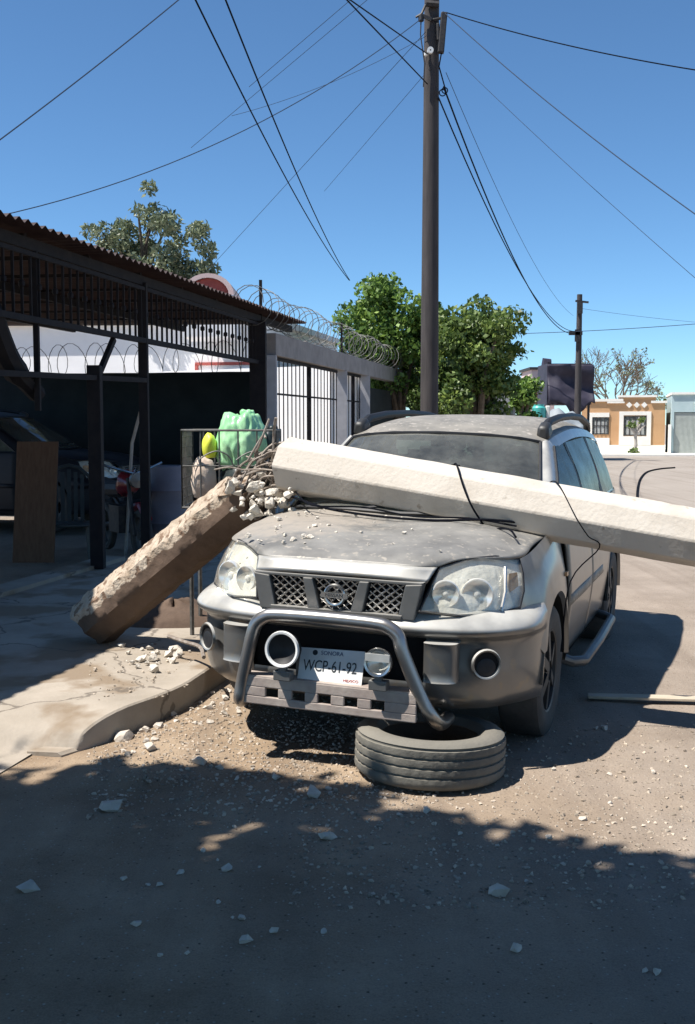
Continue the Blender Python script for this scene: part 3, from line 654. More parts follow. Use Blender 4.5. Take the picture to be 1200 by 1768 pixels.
text_mb('SONORA', .027, pm @ Matrix.Translation((.0, .057, .0015)), .0006, 1.0).build('plate_header', M['blueink'], plate, smooth=False)
text_mb('MEXICO', .017, pm @ Matrix.Translation((.105, -.063, .0015)), .0006, 1.2).build('plate_footer', M['redink'], plate, smooth=False)
MB().lathe([(0, .0018), (.013, .0018)], 16, pm @ Matrix.Translation((-.085, .057, 0))).build('plate_emblem', M['ink'], plate, smooth=False)
br = MB().box((-.165, -.03, .455), (.022, .02, .15)); br.box((.0, -.02, .395), (.3, .03, .02)); br.build('plate_bracket', M['trim'], plate, smooth=False)
# ------------------------------------------------------------------ ground
def gheight(x, y):
    near = max(0.0, 1 - max(0, math.hypot(x, y - 5) - 6) / 10)
    h = (mnoise.noise(Vector((x * .9, y * .9, 3))) * .018 + mnoise.noise(Vector((x * 3.2, y * 3.2, 7))) * .007) * near
    u, v = x * UX + y * UY, x * UY - y * UX
    h += .03 * math.exp(-((v + 1.95) / .28) ** 2) * (1 if 4.3 < u < 16 else 0) * near      # dirt washed against the kerb
    return h - .012
def grid_axis(lo, hi, fine0, fine1, step):
    a = list(np.arange(fine0, fine1 + 1e-6, step)); g = step
    x = fine0
    pre = []
    while x > lo: g *= 1.25; x -= g; pre.append(max(x, lo))
    g = step; x = fine1; post = []
    while x < hi: g *= 1.25; x += g; post.append(min(x, hi))
    return pre[::-1] + a + post
gx = grid_axis(-600, 600, -4.5, 5.0, .09); gy = grid_axis(-300, 900, 1.6, 12.0, .09)
vs = [(x, y, gheight(x, y) if abs(x) < 25 and -10 < y < 30 else -.012) for y in gy for x in gx]
w = len(gx); fs = [(j * w + i, j * w + i + 1, (j + 1) * w + i + 1, (j + 1) * w + i) for j in range(len(gy) - 1) for i in range(w - 1)]
def ground_mat():
    m = bpy.data.materials.new('sandy_ground'); m.use_nodes = True
    n = m.node_tree.nodes; l = m.node_tree.links; p = n['Principled BSDF']; p.inputs['Roughness'].default_value = .95; p.inputs['Specular IOR Level'].default_value = .15
    tc = n.new('ShaderNodeTexCoord'); V = tc.outputs['Object']
    def noise(sc, det=6, ro=.6, vec=V):
        t = n.new('ShaderNodeTexNoise'); t.inputs['Scale'].default_value = sc; t.inputs['Detail'].default_value = det; t.inputs['Roughness'].default_value = ro
        l.new(vec, t.inputs['Vector']); return t.outputs['Fac']
    def ramp(f, a, b, c1, c2):
        r = n.new('ShaderNodeValToRGB'); r.color_ramp.elements[0].position = a; r.color_ramp.elements[1].position = b
        r.color_ramp.elements[0].color = (*c1, 1); r.color_ramp.elements[1].color = (*c2, 1); l.new(f, r.inputs[0]); return r.outputs[0]
    def rng(f, a, b, c=0, d=1):
        r = n.new('ShaderNodeMapRange'); r.inputs['From Min'].default_value = a; r.inputs['From Max'].default_value = b; r.inputs['To Min'].default_value = c; r.inputs['To Max'].default_value = d
        l.new(f, r.inputs[0]); return r.outputs[0]
    def mix(f, a, b):
        x = n.new('ShaderNodeMix'); x.data_type = 'RGBA'
        if isinstance(f, float): x.inputs[0].default_value = f
        else: l.new(f, x.inputs[0])
        for i, c in ((6, a), (7, b)):
            if isinstance(c, tuple): x.inputs[i].default_value = (*c, 1)
            else: l.new(c, x.inputs[i])
        return x.outputs[2]
    sand = ramp(noise(1.6, 8, .65), .3, .7, (.225, .16, .105), (.40, .31, .22))
    road = ramp(noise(.9, 8, .7), .3, .7, (.22, .178, .14), (.36, .30, .245))
    sx = n.new('ShaderNodeSeparateXYZ'); l.new(V, sx.inputs[0])
    ad = n.new('ShaderNodeMath'); ad.operation = 'ADD'; l.new(sx.outputs[0], ad.inputs[0])
    wob = rng(noise(1.1, 4), 0, 1, -1.2, 1.2); l.new(wob, ad.inputs[1])
    col = mix(rng(ad.outputs[0], -.2, 1.4), sand, road)
    far = ramp(noise(.25, 6, .6), .3, .7, (.28, .245, .21), (.345, .305, .265))
    col = mix(rng(sx.outputs[1], 9, 20), col, far)
    # tyre tracks along the street
    mp = n.new('ShaderNodeMapping'); mp.inputs['Rotation'].default_value = (0, 0, SA); mp.inputs['Scale'].default_value = (3.2, .10, 1); l.new(V, mp.inputs[0])
    tr = rng(noise(1.0, 4, .6, mp.outputs[0]), .48, .66, 0, .4)
    col = mix(tr, col, (.18, .143, .113))
    # pale and dark grains
    vo = n.new('ShaderNodeTexVoronoi'); vo.inputs['Scale'].default_value = 42; l.new(V, vo.inputs['Vector'])
    g1 = rng(vo.outputs['Distance'], .10, .24, 1, 0); sel = n.new('ShaderNodeSeparateColor'); l.new(vo.outputs['Color'], sel.inputs[0])
    k = n.new('ShaderNodeMath'); k.operation = 'MULTIPLY'; l.new(g1, k.inputs[0]); l.new(rng(sel.outputs[0], .55, .60), k.inputs[1])
    col = mix(k.outputs[0], col, (.44, .39, .32))
    k2 = n.new('ShaderNodeMath'); k2.operation = 'MULTIPLY'; l.new(g1, k2.inputs[0]); l.new(rng(sel.outputs[1], .80, .85), k2.inputs[1])
    col = mix(k2.outputs[0], col, (.10, .07, .052))
    fine = rng(noise(160, 3), .3, .7, .82, 1.14)
    hs = n.new('ShaderNodeHueSaturation'); l.new(fine, hs.inputs['Value']); l.new(col, hs.inputs['Color']); l.new(hs.outputs[0], p.inputs['Base Color'])
    b = n.new('ShaderNodeBump'); b.inputs['Strength'].default_value = .55; b.inputs['Distance'].default_value = .015
    a2 = n.new('ShaderNodeMath'); a2.operation = 'ADD'; l.new(noise(38, 8, .7), a2.inputs[0]); l.new(g1, a2.inputs[1]); l.new(a2.outputs[0], b.inputs['Height']); l.new(b.outputs[0], p.inputs['Normal'])
    return m
g = MB().add(vs, fs).build('ground', ground_mat(), smooth=True, ang=180); tag(g, 'sandy unpaved street strewn with gravel', 'ground', kind='structure')
# ------------------------------------------------------------------ sidewalk and kerb
def kerb_v(u):
    base = -2.14 - .02 * math.sin(u * .8)
    if u < 5.6: base -= .10 * ((5.6 - u) / .5) ** 1.6
    return base
us = [1.0, 2.0, 3.0, 3.5] + [3.7 + i * .12 for i in range(8)] + [4.63 + i * .03 for i in range(10)] + [4.96 + i * .08 for i in range(14)] + [6.15 + i * .25 for i in range(16)] + [10.2 + i * 1.0 for i in range(22)]
def sm(t): t = min(1, max(0, t)); return t * t * (3 - 2 * t)
def sw_h(u, v=-2.3):
    w_ = sm((-2.55 - v) / .9); u0 = 4.72 + (3.9 - 4.72) * w_; u1 = 5.10 + (5.0 - 5.10) * w_
    t = min(1, max(0, (u - u0) / (u1 - u0))); return .135 * ((1 - w_) * math.sqrt(max(0, 1 - (1 - t) ** 2)) + w_ * sm(t)) - .002
rows = []
for u in us:
    kv = kerb_v(max(u, 4.66))
    vv = [kv - .16, kv - .3, kv - .5, kv - .75, kv - 1.0, -3.6, -4.2, -4.86]
    rows.append([st(u, v, sw_h(u, v) + mnoise.noise(Vector((u * 1.3, v * 1.3, 1))) * .006) for v in vv])
sw = MB(); n7 = len(rows[0]); sw.add([p for r in rows for p in r], [(i * n7 + j, i * n7 + j + 1, (i + 1) * n7 + j + 1, (i + 1) * n7 + j) for i in range(len(rows) - 1) for j in range(n7 - 1)])
us = [u for u in us if u > 4.62]
tag(sw.build('sidewalk', M['sidewalk'], ang=180), 'raised worn concrete sidewalk in front of the carport', 'sidewalk', kind='structure')
kb = MB(); kr = []
for u in us:
    kv = kerb_v(u); h = sw_h(u); wv = mnoise.noise(Vector((u * 3, 0, 5))) * .008
    ch = max(0, mnoise.noise(Vector((u * 5, 1, 8))) - .25) * .05
    kr.append([st(u, kv + .012, -.06), st(u, kv + .008 + wv * .5, h * .5), st(u, kv + wv * .5 - ch, h + .006 - ch * .5), st(u, kv - .012 - ch, h + .014), st(u, kv - .17, h + .010), st(u, kv - .17, -.06)])
kb.add([p for r in kr for p in r], [(i * 6 + j, i * 6 + j + 1, (i + 1) * 6 + j + 1, (i + 1) * 6 + j) for i in range(len(kr) - 1) for j in range(5)])
kb.add(kr[0], [(0, 1, 2, 3, 4, 5)])
tag(kb.build('kerb', M['sidewalk'], ang=28), 'concrete kerb curving down beside the car', 'kerb', kind='structure')
# far pavement below the houses
tag(MB().prism([(6, 52.5, -.02), (60, 49, -.02), (60, 75, -.02), (6, 75, -.02)], (0, 0, .10)).build('far_sidewalk', M['cream_wall'], smooth=False), 'pale far pavement below the ochre house', 'sidewalk', kind='structure')
# ------------------------------------------------------------------ fallen pole
def octo(axis_pts, radii, twist=22.5, jag0=0.0, seg=2):
    b = MB(); A, B = Vector(axis_pts[0]), Vector(axis_pts[1]); d = (B - A).normalized()
    x = d.cross(Vector((0, 0, 1))).normalized(); z = x.cross(d).normalized(); rings = []
    n = 150
    for i in range(n + 1):
        t = i / n; c = A.lerp(B, t); r = radii[0] + (radii[1] - radii[0]) * t
        ring = []
        for k in range(8):
            a = R(twist + 45 * k); q = x * math.cos(a) + z * math.sin(a)
            p = c + q * r
            if i == 0: p += d * (random.uniform(-1, 1) * jag0)
            p += q * (mnoise.noise(p * 6) * .004 - max(0, mnoise.noise(p * 11 + Vector((k * 5, 0, 0))) - .42) * .03)
            ring.append(p)
        rings.append(ring)
    b.add([p for r in rings for p in r], [(i * 8 + k, i * 8 + (k + 1) % 8, (i + 1) * 8 + (k + 1) % 8, (i + 1) * 8 + k) for i in range(n) for k in range(8)])
    b.add(rings[0], [tuple(range(8))]); b.add(rings[-1], [tuple(range(8))])
    return b, A, d, x, z
random.seed(4)
PA = at(497, 803, 6.38); PB = at(1200, 928, 5.27); PD = (PB - PA).normalized(); PE = PA + PD * 8.2
fp = empty('fallen_pole', PA, 'long pale octagonal concrete pole lying across the car bonnet', 'pole')
pb, _, _, px_, pz_ = octo((PA, PE), (.172, .085), 0, .012)
pb.build('pole_shaft', M['concrete'], fp, smooth=True, world=True, bevel=.008, ang=30)
rb = MB(); random.seed(11)
for k in range(9):
    a = R(40 * k + 10); o = PA + (px_ * math.cos(a) + pz_ * math.sin(a)) * random.uniform(.06, .13)
    pts = [o + PD * .05]; dv = (-PD + Vector((random.uniform(-.3, .2), random.uniform(-.3, .2), random.uniform(-.5, .15)))).normalized()
    q = o
    for j in range(5):
        q = q + dv * random.uniform(.05, .11); dv = (dv + Vector((random.uniform(-.4, .4), random.uniform(-.3, .3), random.uniform(-.6, .25)))).normalized(); pts.append(q)
    rb.tube(smoothpath(pts, 3), random.choice((.006, .008, .009)), 6)
rb.build('rebar', M['rebar'], fp, world=True)
# ------------------------------------------------------------------ snapped base of the pole
BA = at(164, 1074, 7.1); BB = at(425, 856, 6.5); BD = (BB - BA).normalized()
sb = empty('pole_stump', BA, 'snapped dark-sided base of the concrete pole leaning from the sidewalk to the car', 'pole')
n = 90; bx = BD.cross(Vector((0, 0, 1))).normalized(); bz = bx.cross(BD).normalized()
def stub_ring(t):
    c = BA.lerp(BB, t); r = .178 - .012 * t; out = []
    for k in range(32):
        a = 2 * math.pi * k / 32
        # octagon radius with worn edges
        rr = r * math.cos(math.pi / 8) / math.cos(((a + R(22.5)) % (math.pi / 4)) - math.pi / 8)
        q = bx * math.cos(a) + bz * math.sin(a); p = c + q * rr
        rg = 1.0 if math.degrees(a) < 115 or math.degrees(a) > 340 else .45
        p += q * (mnoise.noise(p * 7) * .014 + mnoise.noise(p * 19) * .009 + mnoise.noise(p * 45) * .006) * rg
        out.append(p)
    return out
rings = [stub_ring(i / n) for i in range(n + 1)]
for k in range(32):
    rings[0][k] -= BD * (mnoise.noise(rings[0][k] * 9) * .07 + .02); rings[-1][k] += BD * (mnoise.noise(rings[-1][k] * 12) * .16)
FV = [p for r in rings for p in r]; c0 = BA - BD * .04; c1 = BB + BD * .05
low = MB(); low.add(FV + [c0, c1], [(i * 32 + k, i * 32 + (k + 1) % 32, (i + 1) * 32 + (k + 1) % 32, (i + 1) * 32 + k) for i in range(n) for k in range(32)] + [(k, (k + 1) % 32, len(FV)) for k in range(32)] + [(n * 32 + k, n * 32 + (k + 1) % 32, len(FV) + 1) for k in range(32)])
so = low.build('stump_shaft', M['stump'], sb, world=True, ang=40)
av = so.data.attributes.new('rough', 'FLOAT', 'POINT'); vals = []
for i in range(n + 1):
    for k in range(32):
        a = 360 * k / 32; a = a - 360 if a > 200 else a
        vals.append(max(0, min(1, .5 + (a - 4) / 36.0)) * max(0, min(1, .5 + (116 - a) / 30.0)))  # pale crust on the upper faces, shade-dark colour on the rest
av.data.foreach_set('value', vals + [0.0, 1.0])
rb = MB(); random.seed(5); stp = BB
for k in range(30):
    a = R(30 * k); o = BB + (bx * math.cos(a) + bz * math.sin(a)) * random.uniform(.05, .13) - BD * .08
    tgt = PA + PD * .05 + Vector((random.uniform(-.02, .02), random.uniform(-.1, .1), random.uniform(-.16, .14)))
    if k % 3 == 2: tgt = BB + BD * random.uniform(.2, .35) + Vector((random.uniform(-.15, .1), 0, random.uniform(-.05, .3)))
    pts = [o]
    for j in range(1, 6): pts.append(o.lerp(tgt, j / 6) + Vector((random.uniform(-.05, .05), random.uniform(-.05, .05), random.uniform(-.06, .08))))
    pts.append(tgt); rb.tube(smoothpath(pts, 4), random.choice((.007, .009, .010)), 6)
for k in range(16):                                     # stirrup loops between the bars
    t = random.uniform(.1, .85); c = BB.lerp(PA, t); rad = random.uniform(.05, .10)
    e1 = Vector((random.uniform(-1, 1), random.uniform(-1, 1), random.uniform(-1, 1))).normalized(); e2 = e1.cross(Vector((.3, .2, .9))).normalized()
    rb.tube([c + (e1 * math.cos(q) + e2 * math.sin(q)) * rad for q in np.linspace(0, random.uniform(3, 6), 16)], .005, 5)
rb.build('rebar', M['rebar'], sb, world=True)
# ------------------------------------------------------------------ stones and concrete lumps
def rock_mb(seed, k=1.0, sub=2):
    rnd = random.Random(seed * 7.31); bm = bmesh.new()
    for i in range(9 if sub == 1 else 17):
        d = Vector((rnd.gauss(0, 1), rnd.gauss(0, 1), rnd.gauss(0, 1))).normalized()
        r_ = rnd.uniform(.7, 1.15); bm.verts.new((d.x * r_, d.y * r_ * rnd.uniform(.7, 1.0), d.z * k * r_))
    res = bmesh.ops.convex_hull(bm, input=bm.verts)
    bmesh.ops.delete(bm, geom=[e for e in res['geom_interior'] if isinstance(e, bmesh.types.BMVert)], context='VERTS')
    bm.verts.index_update(); b = MB(); b.add([tuple(v.co) for v in bm.verts], [tuple(v.index for v in f.verts) for f in bm.faces]); bm.free(); return b
ROCKS = []
def rock(name, loc, size, seed, label, cat, group=None, mat=None, k=.7):
    mb = rock_mb(seed, k); mb.v = [(p[0] * size, p[1] * size, p[2] * size) for p in mb.v]
    o = mb.build(name, mat or M['stone'], None, ang=28); o.location = loc; o.rotation_euler = (0, 0, seed * 1.7)
    return tag(o, label, cat, group)
def gz(p): return gheight(p.x, p.y)
big = [((216, 1276), .062, 'pale jagged concrete lump on the dirt beside the curving kerb end'),
       ((256, 1300), .050, 'flat buff stone right of the jagged lump at the kerb end'),
       ((345, 1319), .052, 'pale stone lying at the edge of the tree shade below the car'),
       ((195, 1392), .060, 'flat grey slab fragment in the tree shade below the kerb end'),
       ((50, 1528), .045, 'single pale stone in the deep shade at lower left'),
       ((297, 1237), .032, 'small white stone against the foot of the kerb'),
       ((540, 1368), .055, 'broad flat stone on the shade edge left of the loose tyre'),
       ((565, 1440), .04, 'thin pale stone in the shade below the loose tyre'),
       ((862, 1535), .05, 'flat stone in the dappled shade at lower right')]
for i, ((px, py), s, lab) in enumerate(big):
    p = gnd(px, py); rock('stone', (p.x, p.y, gz(p) + s * .25), s, i + 2.3, lab, 'stone', None, M['stone'], .55)
random.seed(21)
for i in range(34):
    p = gnd(random.triangular(205, 360, 262), random.triangular(1108, 1165, 1136), .13); s = random.choice((.008, .012, .016, .022, .032, .042))
    rock('concrete_fragment', (p.x, p.y, .14 + s * .3), s, 20.1 + i, 'whitish concrete crumb in the pile on the sidewalk by the kerb', 'rubble piece', 'rubble pile on the sidewalk', M['rubble'], .7)
for i in range(60):
    for _ in range(30):
        p = gnd(random.uniform(180, 1150), random.triangular(1225, 1720, 1250))
        if 2.75 < p.y < 6.4 and (p.x < .0 or random.random() < .35): break
    s = random.choice((.008, .011, .014, .018, .024))
    rock('pebble', (p.x, p.y, gz(p) + s * .3), s, 50.7 + i, 'small pale stone scattered on the sandy street before the car', 'stone', 'small stones scattered on the sandy street', M['stone'], .7)
random.seed(61)
for i in range(40):
    u_ = random.uniform(4.7, 6.6); p = st(u_, kerb_v(u_) + random.uniform(.03, .30)); s_ = random.choice((.010, .014, .018, .024, .032))
    rock('pebble', (p.x, p.y, gheight(p.x, p.y) + s_ * .3), s_, 310.3 + i, 'pale rubble stone lying along the foot of the kerb', 'stone', 'rubble stones along the kerb', M['stone'], .7)
# lumps round the break and on the bonnet
lumps = [(438, 838, 6.32, .055), (462, 868, 6.25, .045), (440, 880, 6.2, .038), (420, 893, 6.15, .028), (478, 850, 6.35, .05), (398, 842, 6.35, .06), (455, 818, 6.4, .045), (488, 868, 6.3, .045)]
random.seed(15)
for i in range(60): lumps.append((random.uniform(400, 510), random.uniform(828, 895), random.uniform(6.15, 6.4), random.choice((.008, .012, .016, .022, .034))))
for i, (px, py, D, s) in enumerate(lumps):
    rock('concrete_lump', at(px, py, D), s, 90.3 + i, 'grey-white concrete lump caught in the rebar where the pole snapped', 'rubble piece', 'broken lumps at the pole break', M['rubble'], .85)
dgc = None
def on_car(lx, ly):                       # height of the bonnet in car space
    z = float(np.interp(ly, [.05, .15, .35, .65, .9, 1.05], [.948, .988, 1.024, 1.058, 1.080, 1.095])) - float(np.interp(abs(lx), [.55, .8], [0, .05])) + .006
    return z
CM = Matrix.Translation(Vector((-.0728, 4.9593, 0))) @ Euler((0, .0209, -.3571)).to_matrix().to_4x4()
random.seed(8)
for i in range(46):
    lx = random.triangular(-.72, .55, -.5); ly = random.uniform(.15, .98)
    p = CM @ Vector((lx, ly, on_car(lx, ly)))
    s = random.choice((.006, .008, .010, .014, .022 if lx < -.2 else .008))
    rock('concrete_crumb', p + Vector((0, 0, s * .3)), s, 120.9 + i, 'concrete crumb lying on the dusty car bonnet', 'rubble piece', 'concrete crumbs on the bonnet', M['rubble'], .7)
# ------------------------------------------------------------------ low brown mound under the stump
eh = MB(); cc = gnd(300, 1098); er = []
for i in range(9):
    rr_ = .46 * i / 8; er.append([Vector((cc.x + rr_ * math.cos(a) * 1.15, cc.y + rr_ * math.sin(a) * .9, .125 + .13 * (1 - (i / 8) ** 2) * (1 + .5 * mnoise.noise(Vector((math.cos(a) * 2, math.sin(a) * 2, i * .4)))) + .012 * mnoise.noise(Vector((math.cos(a) * 9, math.sin(a) * 9, i * 2))) - (.02 if i == 8 else 0))) for a in np.linspace(0, 2 * math.pi, 33)])
eh.patch(er, 1, 1); tag(eh.build('brown_mound', M['darkbrown'], None, ang=180), 'low dark brown mound under the leaning pole base beside the car', 'earth mound')
# ------------------------------------------------------------------ gravel (uncountable)
random.seed(31); gv = MB()
base = [rock_mb(k * 3.1, .7, 1) for k in range(4)]
for i in range(8000):
    if random.random() < .72: p = gnd(random.uniform(150, 760), random.triangular(1100, 1440, 1270))
    else: p = gnd(random.uniform(500, 1200), random.uniform(1240, 1560))
    if not (2.5 < p.y < 7.0): continue
    u, v = p.x * UX + p.y * UY, p.x * UY - p.y * UX
    on = v < kerb_v(max(u, 4.8)) + .03
    if on and (i % 4 or u < 5.1): continue
    s = random.choice((.003, .004, .005, .006, .007, .008, .010, .013)); z = gheight(p.x, p.y) if not on else sw_h(u, v) + .004; a = random.uniform(0, 6.28); ca, sa = math.cos(a) * s, math.sin(a) * s
    b = base[i % 4]; gv.add([(p.x + q[0] * ca - q[1] * sa, p.y + q[0] * sa + q[1] * ca, z + q[2] * s + s * .2) for q in b.v], b.f)
tag(gv.build('gravel', M['gravelm'], smooth=False), 'loose pale gravel over the sandy street', 'gravel', kind='stuff')
# ------------------------------------------------------------------ loose tyre in front of the car
tc_ = gnd(742, 1327); tz = gheight(tc_.x, tc_.y)
tp = MB(); Mt = Matrix.Translation((tc_.x, tc_.y, tz + .108)) @ Euler((R(-2), R(2), 0)).to_matrix().to_4x4()
prof = [(.232, -.085), (.250, -.102), (.290, -.108), (.322, -.100), (.338, -.088)]
zz = -.088
for k in range(4):
    z0 = -.078 + k * .041; prof += [(.345, z0), (.347, z0 + .012), (.345, z0 + .029), (.334, z0 + .031), (.334, z0 + .039)]
prof += [(.338, .088), (.322, .100), (.290, .108), (.250, .102), (.232, .085), (.222, .070), (.235, .06), (.262, .07), (.30, .07), (.315, .04), (.318, 0), (.315, -.04), (.30, -.07), (.262, -.07), (.235, -.06), (.222, -.070)]
tp.lathe(prof, 120, Mt, closed=True)
np_ = len(prof)
for i_ in range(len(tp.v)):
    k_, j_ = divmod(i_, np_)
    if 5 <= j_ < 25 and (k_ % 3) == ((j_ // 5) % 2) and prof[j_][0] > .34:
        q_ = Vector(tp.v[i_]) - Mt.translation; tp.v[i_] = tuple(Mt.translation + Vector((q_.x * .990, q_.y * .990, q_.z)))
ty = tp.build('loose_tyre', M['oldrubber'], None, ang=30)
tag(ty, 'worn rimless tyre lying flat on the ground against the car bull bar', 'tyre')
# board at the right
bd = MB(); a, b = gnd(1015, 1203), gnd(1330, 1216); a.z = .006; b.z = .02
bd.bar(a, b, .085, .016); tag(bd.build('weathered_board', M['oldwood'], None, smooth=False, bevel=.003), 'thin flat weathered board half in the shadow of the car at the right edge', 'board')
# bent bumper strip on the sidewalk left of the car
sp = MB(); sp.tube(smoothpath([at(290, 1098, 6.55), at(318, 1108, 6.45), at(345, 1117, 6.2), at(352, 1135, 6.0)], 4), .012, 6)
tag(sp.build('bent_metal_rod', M['rebar'], None), 'short bent metal rod sticking out by the car front corner', 'metal rod')
# ------------------------------------------------------------------ cables lying on the car
def fallen(name, pts, r, lab, cat='cable'):
    b = MB(); b.tube(smoothpath(pts, 5), r, 6); return tag(b.build(name, M['cable'], None), lab, cat)
c = lambda x, y, dz=.0: CM @ Vector((x, y, on_car(x, y) + .006 + dz))
def polept(px, up=.005):                                # a point on the visible top of the fallen pole
    ty_ = PA.lerp(PB, (px - 490) / 710); return ty_
random.seed(3)
fallen('fallen_cable', [PA + Vector((.0, -.1, -.17)), c(-.55, .95, .04), c(-.35, .86, .02), c(-.05, .84), c(.25, .82), c(.5, .86, .01), c(.72, .95, .02)], .007, 'thick black cable trailing along the bonnet under the fallen pole')
fallen('fallen_cable', [PA + Vector((.05, -.12, -.15)), c(-.45, .80, .05), c(-.2, .93, .03), c(.1, .90), c(.4, .93), c(.66, .90)], .005, 'thin black cable looping along the bonnet under the fallen pole')
tv = Vector((-.25, -.45, 1)).normalized()
def over(px0, px1, r, lab, tail):
    a = PA.lerp(PB, (px0 - 490) / 710.); b = PA.lerp(PB, (px1 - 490) / 710.); rad = .172 - .087 * ((a - PA).length / 8.2)
    side = PD.cross(Vector((0, 0, 1))).normalized()      # towards the viewer or away
    if side.y > 0: side = -side
    pts = []
    for k in range(9):
        t = k / 8; an = R(140 - 190 * t); ax = a.lerp(b, t)
        pts.append(ax + (side * math.cos(an) + Vector((0, 0, 1)) * math.sin(an)) * (rad + r + .004))
    pts += tail
    return fallen('fallen_cable', pts, r, lab)
over(790, 885, .0055, 'black cable wrapped over the middle of the fallen pole and down to the bonnet', [c(.66, .70, .02), c(.72, .60, .015)])
over(955, 1065, .0035, 'thin wire wrapped over the fallen pole near the car door', [CM @ Vector((.95, .9, .8)), CM @ Vector((.93, .8, .45))])
fallen('fallen_cable', [at(757, 745, 7.2), at(775, 765, 6.95), at(800, 800, 6.5), PA.lerp(PB, .45) + Vector((0, .05, .16))], .004, 'thin wire hanging down the windscreen to the fallen pole')
# ------------------------------------------------------------------ carport
VF = -4.70
cpt = empty('carport', st(10.5, VF), 'dark steel carport with a brown corrugated roof and barred upper grille', 'carport')
RZ = 3.20
U0, U1 = 3.2, 17.35
rs = MB(); nu = int((U1 - U0) / .018); vs = []; 
cols = [(-4.44, RZ + .01), (-6.2, RZ + .03), (-8.0, RZ + .05), (-10.6, RZ + .09)]
for i in range(nu + 1):
    u = U0 + i * .018; ph = ((u / .145) % 1.0)
    h = .045 * (1 - abs(2 * ((ph * 1.0) ** .8) - 1)) + mnoise.noise(Vector((u * 2, 0, 0))) * .008
    for j, (v, z) in enumerate(cols):
        vs.append(st(u, v + (mnoise.noise(Vector((round(u / .29), 0, 4))) * .03 if j == 0 else 0), z + h))
rs.add(vs, [(i * 4 + j, i * 4 + j + 1, (i + 1) * 4 + j + 1, (i + 1) * 4 + j) for i in range(nu) for j in range(3)])
rs.build('roof', M['roofsheet'], cpt, world=True, smooth=False, solid=.004)
fr = MB(); fr.bar(st(U0, VF - .02, 3.14), st(U1, VF - .02, 3.14), .07, .10)
for v in (-6.6, -8.6, -10.4): fr.bar(st(U0, v, 3.16 + (v + 4.7) * -.012), st(U1, v, 3.16 + (v + 4.7) * -.012), .06, .10)
fr.build('edge_beam', M['darksteel'], cpt, world=True, smooth=False)
rf = MB()
u = U0 + .4
while u < U1: rf.bar(st(u, VF, 3.215), st(u, -10.5, 3.29), .05, .06); u += 1.25
rf.build('rafter', M['darksteel'], cpt, world=True, smooth=False)
def upost(px): 
    k = (px - 600) / FPX; D = VF / (k * UY - UX); return D * (k * UX + UY) if False else (k * D * UX + D * UY)
for px, w, z0, z1 in ((70, .05, 1.7, 3.1), (168, .13, 0, 2.16), (252, .10, 0, 3.12), (448, .24, 0, 3.1)):
    MB().bar(st(upost(px), VF - .01, z0), st(upost(px), VF - .01, z1), w, w).build('post', M['darksteel'], cpt, world=True, smooth=False, bevel=.006)
gr = MB(); ga, gb = upost(-160), upost(448)
gr.bar(st(ga, VF + .02, 2.49), st(gb, VF + .02, 2.49), .05, .055); gr.bar(st(ga, VF + .02, 3.05), st(gb, VF + .02, 3.05), .04, .04)
u = ga; k = 0
while u < gb:
    gr.bar(st(u, VF + .02, 2.5), st(u, VF + .02, 3.06), .022, .022)
    if k % 2: gr.lathe([(0, -.04), (.028, -.02), (.028, .02), (0, .04)], 6, Matrix.Translation(st(u, VF + .02, 2.78)))
    u += .15; k += 1
gr.build('upper_grille', M['darksteel'], cpt, world=True, smooth=False)
lr = MB(); lr.bar(st(ga, VF + .02, 1.98), st(upost(252), VF + .02, 2.06), .05, .05); lr.bar(st(upost(168), VF, 2.0), st(upost(200), VF, 2.45), .05, .05)
lr.build('brace', M['darksteel'], cpt, world=True, smooth=False)
cv = MB(); cv.tube(smoothpath([st(upost(-30), VF - .1, 2.75), st(upost(10), VF - .1, 2.45), st(upost(40), VF - .1, 2.1), st(upost(85), VF - .1, 1.85)], 4), [.13] * 5 + [.11] * 5 + [.08] * 3, 8)
cv.build('curved_brace', M['darksteel'], cpt, world=True)
# step along the carport mouth
stp = MB(); P = []
for i in range(30):
    u = 6.4 + i * .145
    w2 = mnoise.noise(Vector((u * 2, 3, 0))) * .012
    P.append([st(u, -4.72, 0), st(u, -4.72 + w2, .17 + w2), st(u, -4.95, .18 + w2), st(u, -4.95, 0)])
stp.add([p for r in P for p in r], [(i * 4 + j, i * 4 + j + 1, (i + 1) * 4 + j + 1, (i + 1) * 4 + j) for i in range(29) for j in range(3)])
stp.add(P[-1], [(0, 1, 2, 3)])
tag(stp.build('threshold_step', M['sidewalk'], None, ang=50), 'low concrete step along the mouth of the dark carport', 'step')
